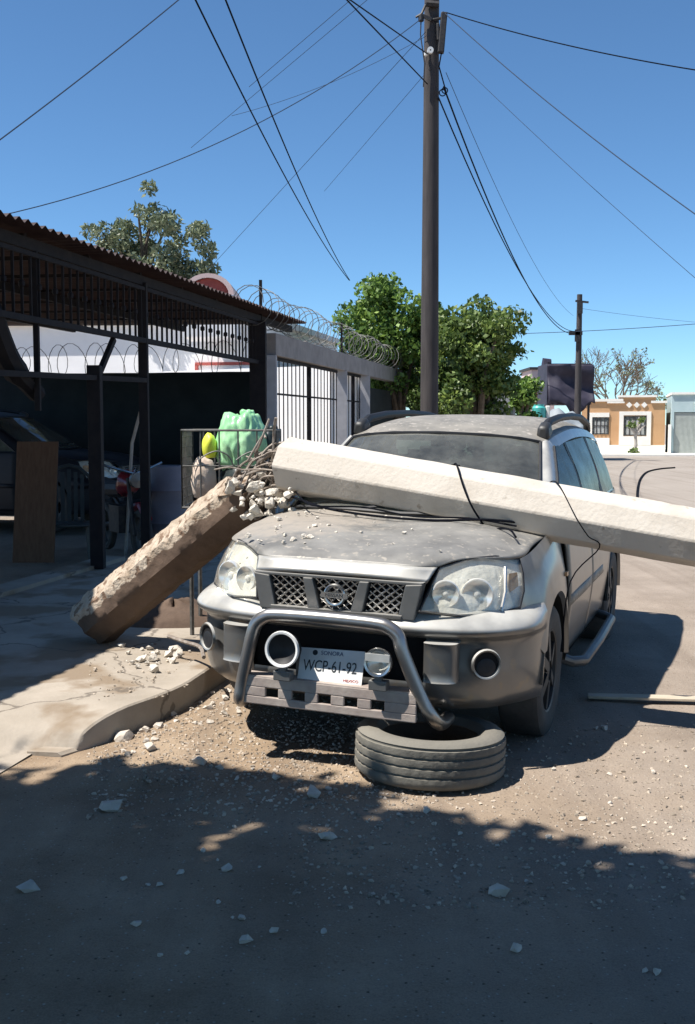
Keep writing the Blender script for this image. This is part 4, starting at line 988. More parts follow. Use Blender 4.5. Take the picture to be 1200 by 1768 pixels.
# boundary screen at the far end, with its razor coil
sc = MB(); n = 40; sv = []
for i in range(n + 1):
    v = -4.85 - i * .17
    for z in (0, 1.2, 2.42 + mnoise.noise(Vector((v * 1.5, 0, 2))) * .02): sv.append(st(16.75, v, z) + Vector((0, mnoise.noise(Vector((v * 1.3, z, 9))) * .05, 0)))
sc.add(sv, [(i * 3 + j, i * 3 + j + 1, (i + 1) * 3 + j + 1, (i + 1) * 3 + j) for i in range(n) for j in range(2)])
tag(sc.build('shade_cloth_screen', M['screen'], None, solid=.01), 'dark shade cloth screen closing the far end of the carport', 'screen')
def coil(name, a, b, r, pitch, lab, thick=.007, sag=0, mat='wire', posts=()):
    root = empty(name, a, lab, 'razor wire'); d = Vector(b) - Vector(a); L = d.length; dn = d.normalized(); s = dn.cross(Vector((0, 0, 1))).normalized(); upv = Vector((0, 0, 1))
    n = int(L / pitch * 14); pts = []
    for i in range(n + 1):
        t = i / n; q = 2 * math.pi * L / pitch * t; rr = r * (1 + .12 * math.sin(q * .13))
        pts.append(Vector(a) + d * t + (s * math.cos(q) + upv * math.sin(q)) * rr + dn * .25 * math.sin(q * .5) * pitch)
    MB().tube(pts, thick, 4).build('coil', M[mat], root, world=True)
    for p in posts: MB().bar(p[0], p[1], .045, .045).build('post', M['darksteel'], root, world=True, smooth=False)
    return root
coil('razor_wire', st(16.9, -4.9, 2.66), st(16.9, -11, 2.66), .25, .34, 'razor wire coil on top of the dark carport screen', .006)
# dark vehicle under the carport
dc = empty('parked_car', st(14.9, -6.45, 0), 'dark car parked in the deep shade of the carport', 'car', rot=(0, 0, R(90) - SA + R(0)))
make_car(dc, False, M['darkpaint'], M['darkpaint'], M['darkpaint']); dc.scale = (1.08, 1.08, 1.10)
# plywood board
b = MB(); p0, p1 = at(20, 925, 12.0), at(92, 925, 12.0); p0.z = p1.z = 0.02
b.prism([p0, p1, p1 + Vector((.02, .22, 1.36)), p0 + Vector((.02, .22, 1.36))], (0, .02, 0))
tag(b.build('plywood_board', M['board'], None, smooth=False), 'brown plywood board leaning up inside the dark carport', 'board')
# plastic chair
cl = at(118, 880, 12.4); cl.z = 0
ch = empty('plastic_chair', cl, 'grey plastic garden chair with a rounded back inside the carport', 'chair', rot=(0, 0, R(12)))
b = MB(); outl = [(-.25, .42), (-.29, .70), (-.24, .95), (-.12, 1.06), (.0, 1.09), (.12, 1.06), (.24, .95), (.29, .70), (.25, .42)]
b.tube([(x, .22 + (z - .42) * .22, z) for x, z in outl], .022, 8); 
for x in (-.15, -.075, 0, .075, .15): b.bar((x, .22, .42), (x, .22 + .135, 1.04 - abs(x) * .4), .045, .012)
b.build('backrest', M['plastic_chair'], ch)
MB().box((0, 0, .42), (.52, .48, .035)).build('seat', M['plastic_chair'], ch, bevel=.015)
for x in (-.23, .23):
    for y in (-.2, .22): MB().bar((x * 1.08, y * 1.1, 0), (x, y, .42), .045, .045).build('leg', M['plastic_chair'], ch, smooth=False)
    MB().tube([(x * 1.15, -.2, .42), (x * 1.2, -.2, .62), (x * 1.2, .2, .66), (x * 1.12, .25, .62)], .02, 6).build('armrest', M['plastic_chair'], ch)
# motorcycle
mo = at(212, 880, 12.9); mo.z = 0
mc = empty('motorcycle', mo, 'red motorcycle parked in the dark of the carport', 'motorcycle', rot=(0, 0, R(-60)))
for x in (-.62, .66):
    Mw = Matrix.Translation((x, 0, .30)) @ Matrix.Rotation(R(90), 4, 'X')
    MB().lathe([(.25 + .05 * math.cos(t), .05 * math.sin(t)) for t in np.linspace(0, 2 * math.pi, 9)[:-1]], 28, Mw, closed=True).lathe([(0, .03), (.06, .03), (.06, -.03), (0, -.03)], 12, Mw).build('wheel', M['rubber'], mc)
b = MB(); b.tube([(.10, 0, .82), (.25, 0, .90), (.42, 0, .88)], [.12, .15, .09], 12); b.build('fuel_tank', M['redmoto'], mc)
MB().tube([(-.72, 0, .86), (-.4, 0, .78), (.08, 0, .80)], [.06, .11, .10], 10).build('seat', M['black'], mc)
b = MB(); b.box((.05, 0, .45), (.38, .26, .32)); b.tube([(.66, .08, .30), (.45, .08, .95)], .025, 6); b.tube([(.66, -.08, .30), (.45, -.08, .95)], .025, 6); b.tube([(-.62, .1, .30), (.0, .1, .40)], .03, 6); b.tube([(-.62, -.1, .30), (.0, -.1, .40)], .03, 6); b.tube([(.45, 0, .92), (.1, 0, .5), (-.4, 0, .72)], .03, 6)
b.build('frame', M['hardware'], mc)
MB().tube([(.32, .38, 1.12), (.42, .2, 1.06), (.46, 0, 1.0), (.42, -.2, 1.06), (.32, -.38, 1.12)], .016, 6).build('handlebar', M['chrome'], mc)
MB().lathe([(0, .04), (.09, .03), (.09, -.05), (0, -.08)], 16, Matrix.Translation((.56, 0, .93)) @ Matrix.Rotation(R(90), 4, 'Y')).build('headlight', M['trim'], mc)
MB().tube([(.45, 0, .61), (.66, 0, .64), (.9, 0, .5)], .05, 8).build('mudguard', M['redmoto'], mc)
# barrel
ba = at(291, 880, 13.2); ba.z = 0
br = empty('plastic_barrel', ba, 'pale lilac plastic barrel standing at the right of the carport', 'barrel')
MB().lathe([(0, 0), (.22, 0), (.24, .05), (.25, .35), (.262, .37), (.25, .40), (.25, .75), (.262, .77), (.25, .80), (.24, 1.02), (.22, 1.06)], 28).build('drum', M['barrel'], br)
MB().lathe([(0, 1.05), (.225, 1.07), (.235, 1.055), (.235, 1.03)], 28).build('lid', M['barrel'], br)
# leaning stick
b = MB(); b.tube([at(228, 765, 12.6), at(248, 690, 12.5), at(252, 640, 12.4)], .02, 6); b.v = list(b.v)
bb_ = at(228, 765, 12.6); b.tube([Vector((bb_.x - .12, 12.7, 0)), bb_], .02, 6); tag(b.build('wooden_stick', M['palebark'], None), 'thin stick leaning against the carport post', 'stick')
# ------------------------------------------------------------------ trash basket with its bags
D0 = 7.25; A_ = at(313, 743, D0); B_ = at(476, 743, D0); bw = B_.x - A_.x; bz0, bz1 = 1.02, A_.z
tb = empty('trash_basket', (A_.x, D0, 0), 'rusty wire trash basket on legs at the sidewalk edge holding garbage bags', 'trash basket')
bd = .52
b = MB()
for z in (bz1, bz1 - .24, bz0): 
    b.tube([(0, 0, z), (bw, 0, z), (bw, bd, z), (0, bd, z), (0, 0, z)], .009 if z != bz1 - .24 else .005, 6)
b.build('rim', M['wire'], tb)
for nm, (x0, y0), (x1, y1), n in (('front_panel', (0, 0), (bw, 0), 5), ('back_panel', (0, bd), (bw, bd), 8), ('side_panel', (0, 0), (0, bd), 9), ('side_panel', (bw, 0), (bw, bd), 8)):
    b = MB()
    for i in range(n + 1):
        t = i / n; b.tube([(x0 + (x1 - x0) * t, y0 + (y1 - y0) * t, bz0), (x0 + (x1 - x0) * t, y0 + (y1 - y0) * t, bz1)], .006, 5)
    if nm == 'side_panel':
        for k in range(7): z = bz0 + .06 + k * .07; b.tube([(x0, y0, z), (x1, y1, z)], .003, 4)
    if nm == 'front_panel':
        for i in range(2):
            xx = bw * (.18 + .40 * i)
            b.tube(smoothpath([(xx, -.008, bz1 - .20), (xx + .06, -.008, bz1 - .16), (xx + .13, -.008, bz1 - .14), (xx + .2, -.008, bz1 - .17), (xx + .24, -.008, bz1 - .24)], 4), .005, 5)
    b.build(nm, M['wire'], tb)
b = MB()
for i in range(7): b.tube([(bw * i / 6, 0, bz0), (bw * i / 6, bd, bz0)], .005, 4)
b.build('floor_grid', M['wire'], tb)
for x, y in ((.05, .05), (bw - .05, .05), (.05, bd - .05), (bw - .05, bd - .05)): MB().tube([(x, y, 0), (x, y, bz0)], .016, 6).build('leg', M['wire'], tb)
def bag(name, c, rx, ry, rz, seed, mat, lab, cat, knot=True, sub=5):
    bm = bmesh.new(); bmesh.ops.create_icosphere(bm, subdivisions=sub, radius=1.0); b = MB()
    for v in bm.verts:
        q = v.co.copy(); a = math.atan2(q.y, q.x); zz = q.z
        f = 1 + .14 * mnoise.noise(q * 1.5 + Vector((seed, 0, 0))) + .085 * mnoise.noise(Vector((math.cos(a) * 3.2, math.sin(a) * 3.2, zz * .8 + seed))) + .07 * mnoise.noise(q * 5 + Vector((0, seed, 0)))
        if knot and zz > .78: f *= 1 - (zz - .78) * .9
        f -= .055 * max(0, .22 - abs(mnoise.noise(Vector((q.x * 2.6, q.y * 2.6, q.z * 1.3)) + Vector((seed, seed, 0))))) / .22
        v.co = Vector((q.x * rx * f, q.y * ry * f, q.z * rz * (f if zz > -.5 else 1.0)))
        if v.co.z < -rz * .75: v.co.z = -rz * .75
    bm.verts.index_update(); b.add([tuple(v.co) for v in bm.verts], [tuple(v.index for v in f.verts) for f in bm.faces]); bm.free()
    if knot:
        for k in range(5):
            a = k * 1.3; b.tube([(rx * .25, 0, rz * .72), (rx * .25 + math.cos(a) * .03, math.sin(a) * .03, rz * .82), (rx * .25 + math.cos(a) * .05, math.sin(a) * .045, rz * (.85 + .03 * (k % 2)))], [.035, .028, .016], 6)
    o = b.build(name, mat, None, ang=180); o.location = c; return tag(o, lab, cat)
gc = at(416, 762, D0 + .24)
bag('garbage_bag', (gc.x, gc.y, gc.z - .02), .175, .17, .265, 2.0, M['greenbag'], 'knotted pale green plastic garbage bag standing in the wire basket', 'garbage bag')
yc = at(362, 772, D0 + .18); bag('yellow_packet', yc, .055, .07, .10, 6.0, M['yellow'], 'bright yellow plastic packet beside the green bag', 'packet', False, 3)
wc = at(352, 828, D0 + .10); bag('pale_sack', wc, .09, .09, .17, 9.0, M['palebag'], 'crumpled pinkish pale sack at the left of the wire basket', 'sack', False, 3)
kc = at(462, 768, D0 + .30); bag('garbage_bag', kc, .09, .10, .14, 12.0, M['darkbag'], 'small black garbage bag behind the green one', 'garbage bag', True, 3)
kc = at(425, 825, D0 + .22); bag('garbage_bag', kc, .20, .15, .13, 15.0, M['darkbag'], 'dark flattened garbage bag under the green one', 'garbage bag', False, 3)
# ------------------------------------------------------------------ fence right of the carport
def uu(px, v=VF):
    k = (px - 600) / FPX; D = v / (k * UY - UX); return k * D * UX + D * UY
fe = empty('courtyard_fence', st(uu(590), VF), 'grey concrete framed courtyard fence with barred gates', 'fence')
fa, fb = uu(466), uu(699)
MB().bar(st(fa, VF, 2.80), st(fb, VF, 2.80), .22, .34).build('top_beam', M['grey_wall'], fe, world=True, smooth=False, bevel=.01)
for px, w in ((466, .22), (589, .24), (629, .24), (692, .24)):
    MB().bar(st(uu(px), VF + .005, 0), st(uu(px), VF + .005, 2.63), w, w).build('pillar', M['white_post'], fe, world=True, smooth=False, bevel=.01)
def gate(pa, pb, nm):
    b = MB(); u0, u1 = uu(pa), uu(pb)
    b.bar(st(u0, VF, 2.6), st(u1, VF, 2.6), .05, .05); b.bar(st(u0, VF, .62), st(u1, VF, .62), .05, .05); b.bar(st(u0, VF, 2.05), st(u1, VF, 2.05), .03, .03)
    n = max(5, int((u1 - u0) / .25))
    for i in range(n + 1): b.bar(st(u0 + (u1 - u0) * i / n, VF, .6), st(u0 + (u1 - u0) * i / n, VF, 2.62), .018, .018)
    b.bar(st((u0 + u1) / 2, VF, .6), st((u0 + u1) / 2, VF, 2.62), .06, .06)
    b.build(nm, M['darksteel'], fe, world=True, smooth=False)
gate(475, 581, 'gate'); gate(597, 621, 'gate')
MB().bar(st(fa, VF, .30), st(uu(621), VF, .30), .20, .6).build('base_wall', M['grey_wall'], fe, world=True, smooth=False)
MB().bar(st(uu(636), VF - .05, 1.2), st(uu(686), VF - .05, 1.2), .04, 2.4).build('bay_shade_panel', M['screen'], fe, world=True, smooth=False)  # dark sheet standing in for the shade of the open bay
coil('razor_wire', st(fa - 1.2, VF, 3.30), st(fb, VF, 3.2), .27, .36, 'razor wire coil running along the top of the concrete fence', .0065, posts=((st(uu(452), VF, 3.0), st(uu(452), VF, 3.72)), (st(uu(590), VF, 2.95), st(uu(590), VF, 3.6))))
# ------------------------------------------------------------------ white house behind
wh = empty('white_house', st(24, -8, 0), 'white house behind the carport with a red tiled arched dormer', 'house')
def stbox(b, u0, u1, v0, v1, z0, z1):
    b.prism([st(u0, v0, z0), st(u1, v0, z0), st(u1, v1, z0), st(u0, v1, z0)], (0, 0, z1 - z0)); return b
stbox(MB(), 24.2, 32, -7.25, -16, 0, 3.95).build('wall', M['white_wall'], wh, world=True, smooth=False)
MB().prism([st(21.2, -4.95), st(22.9, -9.2), st(24.2, -9.2), st(24.2, -4.95)], (0, 0, 2.75)).build('porch_wall', M['white_wall'], wh, world=True, smooth=False)
b = MB(); stbox(b, 24.0, 32.2, -7.1, -16.2, 3.95, 4.10); b.build('roof', M['white_wall'], wh, world=True, smooth=False)
ctr = at(362, 512, 24.0); b = MB()
for k in range(13):
    a0 = R(180 * k / 12)
outer = [(1.0 * math.cos(R(180 - 15 * k)), .47 * math.sin(R(180 - 15 * k))) for k in range(13)]
inner = [(.80 * x / 1.0, .80 * z) for x, z in outer]
ring = MB(); ring.add([ctr + Vector((x * .57, -.3, z)) for x, z in outer] + [ctr + Vector((x * .57, -.3, z)) for x, z in inner] + [ctr + Vector((x * .57, 1.5, z)) for x, z in outer], [(k, k + 1, 13 + k + 1, 13 + k) for k in range(12)] + [(k, k + 1, 26 + k + 1, 26 + k) for k in range(12)])
ring.build('dormer_arch', M['pink_wall'], wh, world=True, smooth=False)
b = MB().prism([ctr + Vector((x * .57, -.2, z)) for x, z in inner], (0, .2, 0)); b.build('dormer_face', M['redtile'], wh, world=True, smooth=False)
b = MB(); b.prism([ctr + Vector((-.57, -.25, -.9)), ctr + Vector((.57, -.25, -.9)), ctr + Vector((.57, -.25, 0)), ctr + Vector((-.57, -.25, 0))], (0, 1.4, 0)); b.build('dormer_base', M['white_wall'], wh, world=True, smooth=False)
wc0 = st(24.17, -8.15, 2.72)
wf = MB(); 
for dv, dz, w_, h_ in ((0, .26, 1.5, .07), (0, -.26, 1.5, .07), (-.72, 0, .07, .5), (.72, 0, .07, .5)): wf.box(wc0 + st(0, dv, dz), (w_, .08, h_), rz=-SA)
w_ = wf.build('window', M['redtile'], wh, world=True, smooth=False)
MB().box(wc0, (1.4, .03, .46), rz=-SA).build('pane', M['winglass'], w_, smooth=False)
# ------------------------------------------------------------------ far houses
def facade_root(name, px0, px1, py_base, ang, lab):
    p = gnd(px0, py_base); return empty(name, p, lab, 'house', rot=(0, 0, ang))
FA = R(-14)
hp = gnd(1003, 783); oh = empty('ochre_house', hp, 'small single storey ochre house with white trim and three diamonds over the door', 'house', rot=(0, 0, FA))
k = hp.y / FPX; Wd = 134 * k / math.cos(FA); H = lambda py: (783 - py) * k; X = lambda px: (px - 1003) * k / math.cos(FA)
def fb(b, x0, x1, z0, z1, y0=-.04, y1=.0): return b.box(((x0 + x1) / 2, (y0 + y1) / 2, (z0 + z1) / 2), (x1 - x0, y1 - y0, z1 - z0))
b = MB(); fb(b, 0, Wd, 0, H(694), 0, 6.0); fb(b, X(1062), X(1122), H(694), H(687), 0.0, .5); b.build('wall', M['ochre'], oh, smooth=False)
b = MB(); fb(b, -.08, X(1070), H(694), H(689.5), -.10, .3); fb(b, X(1044), X(1072), H(697), H(694.3), -.12, -.003); fb(b, X(1062) - .06, X(1122) + .06, H(687), H(683.5), -.10, .5); fb(b, X(1114), Wd + .08, H(697), H(693), -.10, .3); b.build('parapet_trim', M['cream_wall'], oh, smooth=False)
b = MB(); fb(b, -.02, Wd + .03, -.1, H(768), -.06, -.003); fb(b, X(1013), X(1049), H(768), H(756), -.06, -.003); b.build('white_plinth', M['cream_wall'], oh, smooth=False)
b = MB(); fb(b, X(1064), X(1115), H(768), H(753), -.07, -.003); fb(b, X(1064), X(1071), H(753), H(711), -.07, -.003); fb(b, X(1108), X(1115), H(753), H(711), -.07, -.003); fb(b, X(1071), X(1108), H(717.5), H(711), -.07, -.003); b.build('door_surround', M['cream_wall'], oh, smooth=False)
for (x0, x1, y0, y1) in ((1072, 1107, 719, 752), (1021, 1047, 721, 750)):
    b = MB(); fb(b, X(x0), X(x1), H(y1), H(y0), -.02, -.002); w_ = b.build('window', M['winglass'], oh, smooth=False)
    b = MB(); fb(b, X(x0) + .12, X(x1) - .1, H(y1) + .06, H(y0) - .22, -.03, -.022); b.build('curtain', M['curtain'], w_, smooth=False)
    b = MB()
    for i in range(5): xx = X(x0) + (X(x1) - X(x0)) * i / 4; fb(b, xx - .02, xx + .02, H(y1), H(y0), -.06, -.035)
    fb(b, X(x0), X(x1), H((y0 + y1) / 2) - .02, H((y0 + y1) / 2) + .02, -.062, -.037); b.build('window_bars', M['hardware'], w_, smooth=False)
b = MB(); fb(b, X(1015), X(1020.5), H(753), H(713), -.07, -.003); fb(b, X(1020.5), X(1048), H(720.5), H(713), -.07, -.003); b.build('window_surround', M['cream_wall'], oh, smooth=False)
for cx_ in (1079.5, 1091.5, 1103.5):
    c_ = (X(cx_), H(700)); r = 5.2 * k
    MB().prism([(c_[0] - r, -.06, c_[1]), (c_[0], -.06, c_[1] - r), (c_[0] + r, -.06, c_[1]), (c_[0], -.06, c_[1] + r)], (0, .055, 0)).build('diamond_ornament', M['cream_wall'], oh, smooth=False)
gp = gnd(1158, 785); th = empty('blue_grey_house', gp, 'pale blue grey house with a ribbed metal gate at the right edge', 'house', rot=(0, 0, FA))
k2 = gp.y / FPX; H2 = lambda py: (785 - py) * k2; X2 = lambda px: (px - 1158) * k2 / math.cos(FA)
b = MB(); fb(b, X2(1158), X2(1260), H2(712), H2(682), 0, 6); fb(b, X2(1158), X2(1162), 0, H2(712), 0, 6); fb(b, X2(1206), X2(1260), 0, H2(712), 0, 6); fb(b, X2(1162), X2(1206), 0, H2(712), 1.0, 1.2); b.build('wall', M['teal_wall'], th, smooth=False)
b = MB(); fb(b, X2(1157), X2(1262), H2(682), H2(678), -.10, 6.0); b.build('cornice', M['cream_wall'], th, smooth=False)
gt = MB(); n_ = 22
for i in range(n_): x0 = X2(1162.5) + (X2(1205.5) - X2(1162.5)) * i / n_; fb(gt, x0, x0 + .045, .05, H2(713), .05, .10)
fb(gt, X2(1162.5), X2(1205.5), .05, H2(713), .09, .12); gt.build('gate', M['gatepaint'], th, smooth=False)
b = MB(); fb(b, X2(1153), X2(1157.8), 0, H2(733), -.2, .1); b.build('gate_pillar', M['cream_wall'], th, smooth=False)
b = MB(); b.lathe([(0, -.05), (.16, -.04), (.18, 0), (.16, .06), (0, .10)], 12, Matrix.Translation((X2(1200), -.12, H2(697)))); b.build('wall_lamp', M['cream_wall'], th)
# narrow dark panel standing in for the shade between the houses
b = MB(); p = gnd(1150, 778); b.box((p.x, p.y + 3, 1.2), (.9, .2, 2.4)); tag(b.build('gap_shade_panel', M['screen'], None, smooth=False), 'dark panel for the shaded gap between the ochre and blue grey houses', 'wall')
# small white building behind the trees
q = at(868, 735, 38); q.z = 0; sbd = empty('small_white_building', q, 'small pale building with dark windows right of the street trees', 'building')
b = MB().box((.05, 2, 1.5), (.80, 4, 3.0)); b.build('wall', M['white_post'], sbd, smooth=False)
for i in range(2):
    w_ = MB().box((-.13 + .34 * i, -.02, 2.08), (.24, .05, .46)).build('window', M['winglass'], sbd, smooth=False)
    MB().box((-.13 + .34 * i, -.05, 2.08), (.03, .02, .46)).build('bar', M['white_post'], w_, smooth=False)
# pink house and tarpaulin structure
q = at(960, 735, 50); q.z = 0; ph = empty('pink_house', q, 'pinkish two storey wall standing behind the dark tarpaulin', 'house')
MB().box((-.45, 2.5, 2.05), (1.1, 3, 4.1)).build('wall', M['pink_wall'], ph, smooth=False); MB().box((-.55, 2.5, 4.16), (1.1, 3.2, .12)).build('parapet', M['hardware'], ph, smooth=False)
MB().tube([(-.35, .95, 4.2), (-.30, .95, 4.45), (-.1, .95, 4.45)], [.22, .28, .15], 8).build('roof_bundle', M['tarp'], ph)
MB().box((-.62, .97, 2.7), (.4, .08, 1.5)).build('shutter', M['board'], ph, smooth=False)
q = at(983, 735, 46); q.z = 0; tp_ = empty('tarpaulin_shed', q, 'dark purple grey tarpaulin draped over a tall frame behind the far pole', 'shed')
rows = []
for i in range(9):
    x = -.98 + i * .245; r = []
    for j in range(8):
        z = 2.35 + j * .245
        if j == 0: z += .12 * math.sin(i * 1.1) - .25 * (i in (4, 5, 6))
        r.append((x + (.05 * (7 - j) / 7), -.1 - .28 * math.sin(j * .9 + i * .2) * .35 + .25 * mnoise.noise(Vector((x * 1.5, z * 1.5, 3))), z))
    rows.append(r)
MB().patch(rows, 3, 3).build('sheet', M['tarp'], tp_, solid=.03)
MB().box((0, 1.3, 3.25), (1.9, 2.3, 1.75)).build('side_sheet', M['tarp'], tp_, smooth=False)
for x in (-.85, .85):
    for y in (.2, 2.3): MB().bar((x, y, 0), (x, y, 4.0), .09, .09).build('post', M['hardware'], tp_, smooth=False)
# teal tank and pale covered heap
q = at(930, 735, 40); q.z = 0; tk = empty('water_tank', q, 'teal plastic water tank standing on a frame behind the car roof', 'tank')
MB().lathe([(0, 1.72), (.24, 1.72), (.25, 1.8), (.25, 2.15), (.2, 2.22), (.2, 2.28), (0, 2.28)], 20).build('tank_body', M['teal'], tk)
MB().box((.33, 0, 1.98), (.14, .2, .5)).build('white_pipe', M['cream_wall'], tk, smooth=False, bevel=.03)
b = MB()
for x in (-.2, .2):
    for y in (-.2, .2): b.bar((x, y, 0), (x, y, 1.72), .06, .06)
b.box((0, 0, 1.69), (.56, .56, .05)); b.build('stand', M['hardware'], tk, smooth=False)
q = at(965, 735, 41); q.z = 0; bm = bmesh.new(); bmesh.ops.create_icosphere(bm, subdivisions=4, radius=1); hb = MB()
for v in bm.verts:
    c_ = v.co; f_ = 1 + .14 * mnoise.noise(c_ * 2.2) + .05 * mnoise.noise(c_ * 6); v.co = Vector((max(-1.0, min(1.05, c_.x * 1.15 * f_)), c_.y * 1.4 * f_, max(0, (c_.z * .5 + .62) * 1.78 * f_)))
bm.verts.index_update(); hb.add([tuple(v.co) for v in bm.verts], [tuple(v.index for v in f.verts) for f in bm.faces]); bm.free()
o = hb.build('covered_heap', M['paletarp'], None, ang=180); o.location = q; tag(o, 'tall heap under a pale grey sheet behind the car roof', 'covered heap')
# ------------------------------------------------------------------ utility poles
def upole(base, h, r0, r1, lab):
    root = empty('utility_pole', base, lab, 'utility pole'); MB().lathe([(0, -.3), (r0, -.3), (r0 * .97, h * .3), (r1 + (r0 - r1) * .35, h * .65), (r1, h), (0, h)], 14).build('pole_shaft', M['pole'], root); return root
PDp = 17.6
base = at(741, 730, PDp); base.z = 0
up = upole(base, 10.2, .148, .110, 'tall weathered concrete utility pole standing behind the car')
tpt = lambda px, py, dy=-.16: at(px, py, PDp + dy) - base
b = MB(); b.bar(tpt(767, 22), tpt(761, 92), .11, .10); b.bar(tpt(756, 40), tpt(757, 70), .05, .05); b.bar(tpt(747, 34), tpt(770, 30), .04, .04); b.build('terminal_box', M['hardware'], up, smooth=False, bevel=.015)
b = MB(); b.lathe([(.014, -.03), (.050, -.03), (.042, 0), (.050, .03), (.014, .03)], 14, Matrix.Translation(tpt(743, 87, -.2)) @ Matrix.Rotation(R(90), 4, 'X'), closed=True); b.lathe([(0, -.03), (.03, -.02), (.03, .02), (0, .03)], 10, Matrix.Translation(tpt(735, 94, -.15))); b.build('insulator', M['porcelain'], up)
b = MB(); b.bar(tpt(726, 26), tpt(745, 34), .05, .05); b.tube([tpt(718, 30), tpt(728, 24), tpt(735, 8)], .02, 5); b.lathe([(0, -.06), (.045, -.04), (.045, .04), (0, .06)], 8, Matrix.Translation(tpt(727, 32))); b.tube([tpt(727, 34), tpt(726, 60), tpt(733, 110), tpt(731, 150)], .010, 5); b.build('bracket', M['hardware'], up)
b = MB(); b.tube([tpt(736, 6) + Vector((0, .0, 0)), tpt(758, 8)], .05, 6); b.build('clamp', M['hardware'], up)
b = MB()
for (cx_, cy_, r_) in ((764, 160, .05), (768, 156, .045)):
    c_ = tpt(cx_, cy_); b.tube([c_ + Vector((math.cos(a) * r_, 0, math.sin(a) * r_)) for a in np.linspace(0, 6.3, 14)], .010, 5)
b.tube([tpt(762, 92), tpt(758, 115), tpt(765, 140), tpt(770, 158)], .011, 5); b.build('cable_coil', M['cable'], up)
base2 = at(997, 730, 45); base2.z = 0
up2 = upole(base2, 6.9, .15, .11, 'distant utility pole standing left of the ochre house')
MB().bar((-.45, -.15, 5.3), (.1, -.15, 5.3), .14, .16).box((-.1, -.16, 5.2), (.2, .12, .5)).build('bracket', M['hardware'], up2, smooth=False)
MB().box((-.02, -.16, 6.35), (.22, .14, .5)).bar((-.2, -.14, 6.62), (.34, -.14, 6.56), .08, .08).build('crossarm', M['hardware'], up2, smooth=False)
# ------------------------------------------------------------------ overhead cables
def cable(a, b, r, sag, lab, mat='cable'):
    A_, B_ = at(*a), at(*b); pts = []; r = r * .66
    for i in range(25):
        t = i / 24; p = A_.lerp(B_, t); p.z -= sag * 4 * t * (1 - t); pts.append(p)
    return tag(MB().tube(pts, r, 5).build('overhead_cable', M[mat], None), lab, 'cable')
cable((300, -213, 9), (738, 93, 17.45), .014, .0, 'upper of two thick cables running up left from the near utility pole')
cable((380, -229, 9), (738, 145, 17.45), .015, .0, 'lower of two thick cables running up left from the near utility pole')
cable((270, -140, 9), (603, 484, 27), .014, .25, 'left one of the two service cables crossing the sky to the street tree')
cable((335, -140, 9), (604, 484, 27), .014, .25, 'right one of the two service cables crossing the sky to the street tree')
cable((772, 22, 17.45), (1400, 148, 13), .013, .12, 'cable from the pole top to the upper right corner')
cable((765, 20, 17.45), (1420, 520, 11), .011, .15, 'cable slanting down from the pole top to the right edge of the sky', 'cablegrey')
cable((775, 90, 17.45), (1450, 690, 12), .006, .1, 'faint thin wire slanting down to the right below the other cables', 'cablegrey')
cable((766, 150, 17.45), (994, 575, 45), .022, 1.1, 'thickest sagging cable from the near pole to the distant pole')
cable((757, 168, 17.45), (994, 572, 45), .019, .95, 'thinner sagging cable from the near pole to the distant pole')
cable((770, 125, 17.45), (990, 545, 45), .008, .6, 'faint loose wire above the sagging cables between the poles', 'cablegrey')
cable((-80, 300, 10), (420, -95, 13), .010, .05, 'cable crossing the upper left corner of the sky', 'cablegrey')
cable((-60, 385, 13), (733, 28, 17.45), .010, .45, 'long thin cable from the carport roof to the near pole top', 'cablegrey')
cable((330, 255, 22), (705, -60, 17.45), .007, .0, 'faint wire in the sky left of the near pole above the long thin cable', 'cablegrey')
cable((365, 460, 24), (735, 55, 17.45), .007, .0, 'faint wire from the red dormer up to the near pole', 'cablegrey')
cable((860, 577, 46), (1330, 548, 42), .020, .1, 'nearly level cable behind the distant pole above the ochre house', 'cablegrey')
cable((1000, 532, 45), (1330, 565, 42), .010, .1, 'faint level wire from the top of the distant pole to the right', 'cablegrey')
cable((560, 330, 24), (742, 118, 17.45), .006, .0, 'short faint wire from the tree top up to the near pole', 'cablegrey')
cable((430, 150, 16), (640, -30, 15), .006, .0, 'faint wire in the upper middle of the sky crossing the two service cables', 'cablegrey')
cable((400, 200, 18), (740, 60, 17.45), .006, .12, 'faint wire joining the long thin cable near the two service cables', 'cablegrey')
p0 = [gnd(1100, 862), gnd(1101, 845), gnd(1106, 827), gnd(1118, 815), gnd(1140, 810), gnd(1165, 808)]
tag(MB().tube(smoothpath([Vector((p.x, p.y, .01)) for p in p0], 4), .03, 5).build('road_cable', M['cable'], None), 'dark cable lying in a curve on the far road', 'cable')
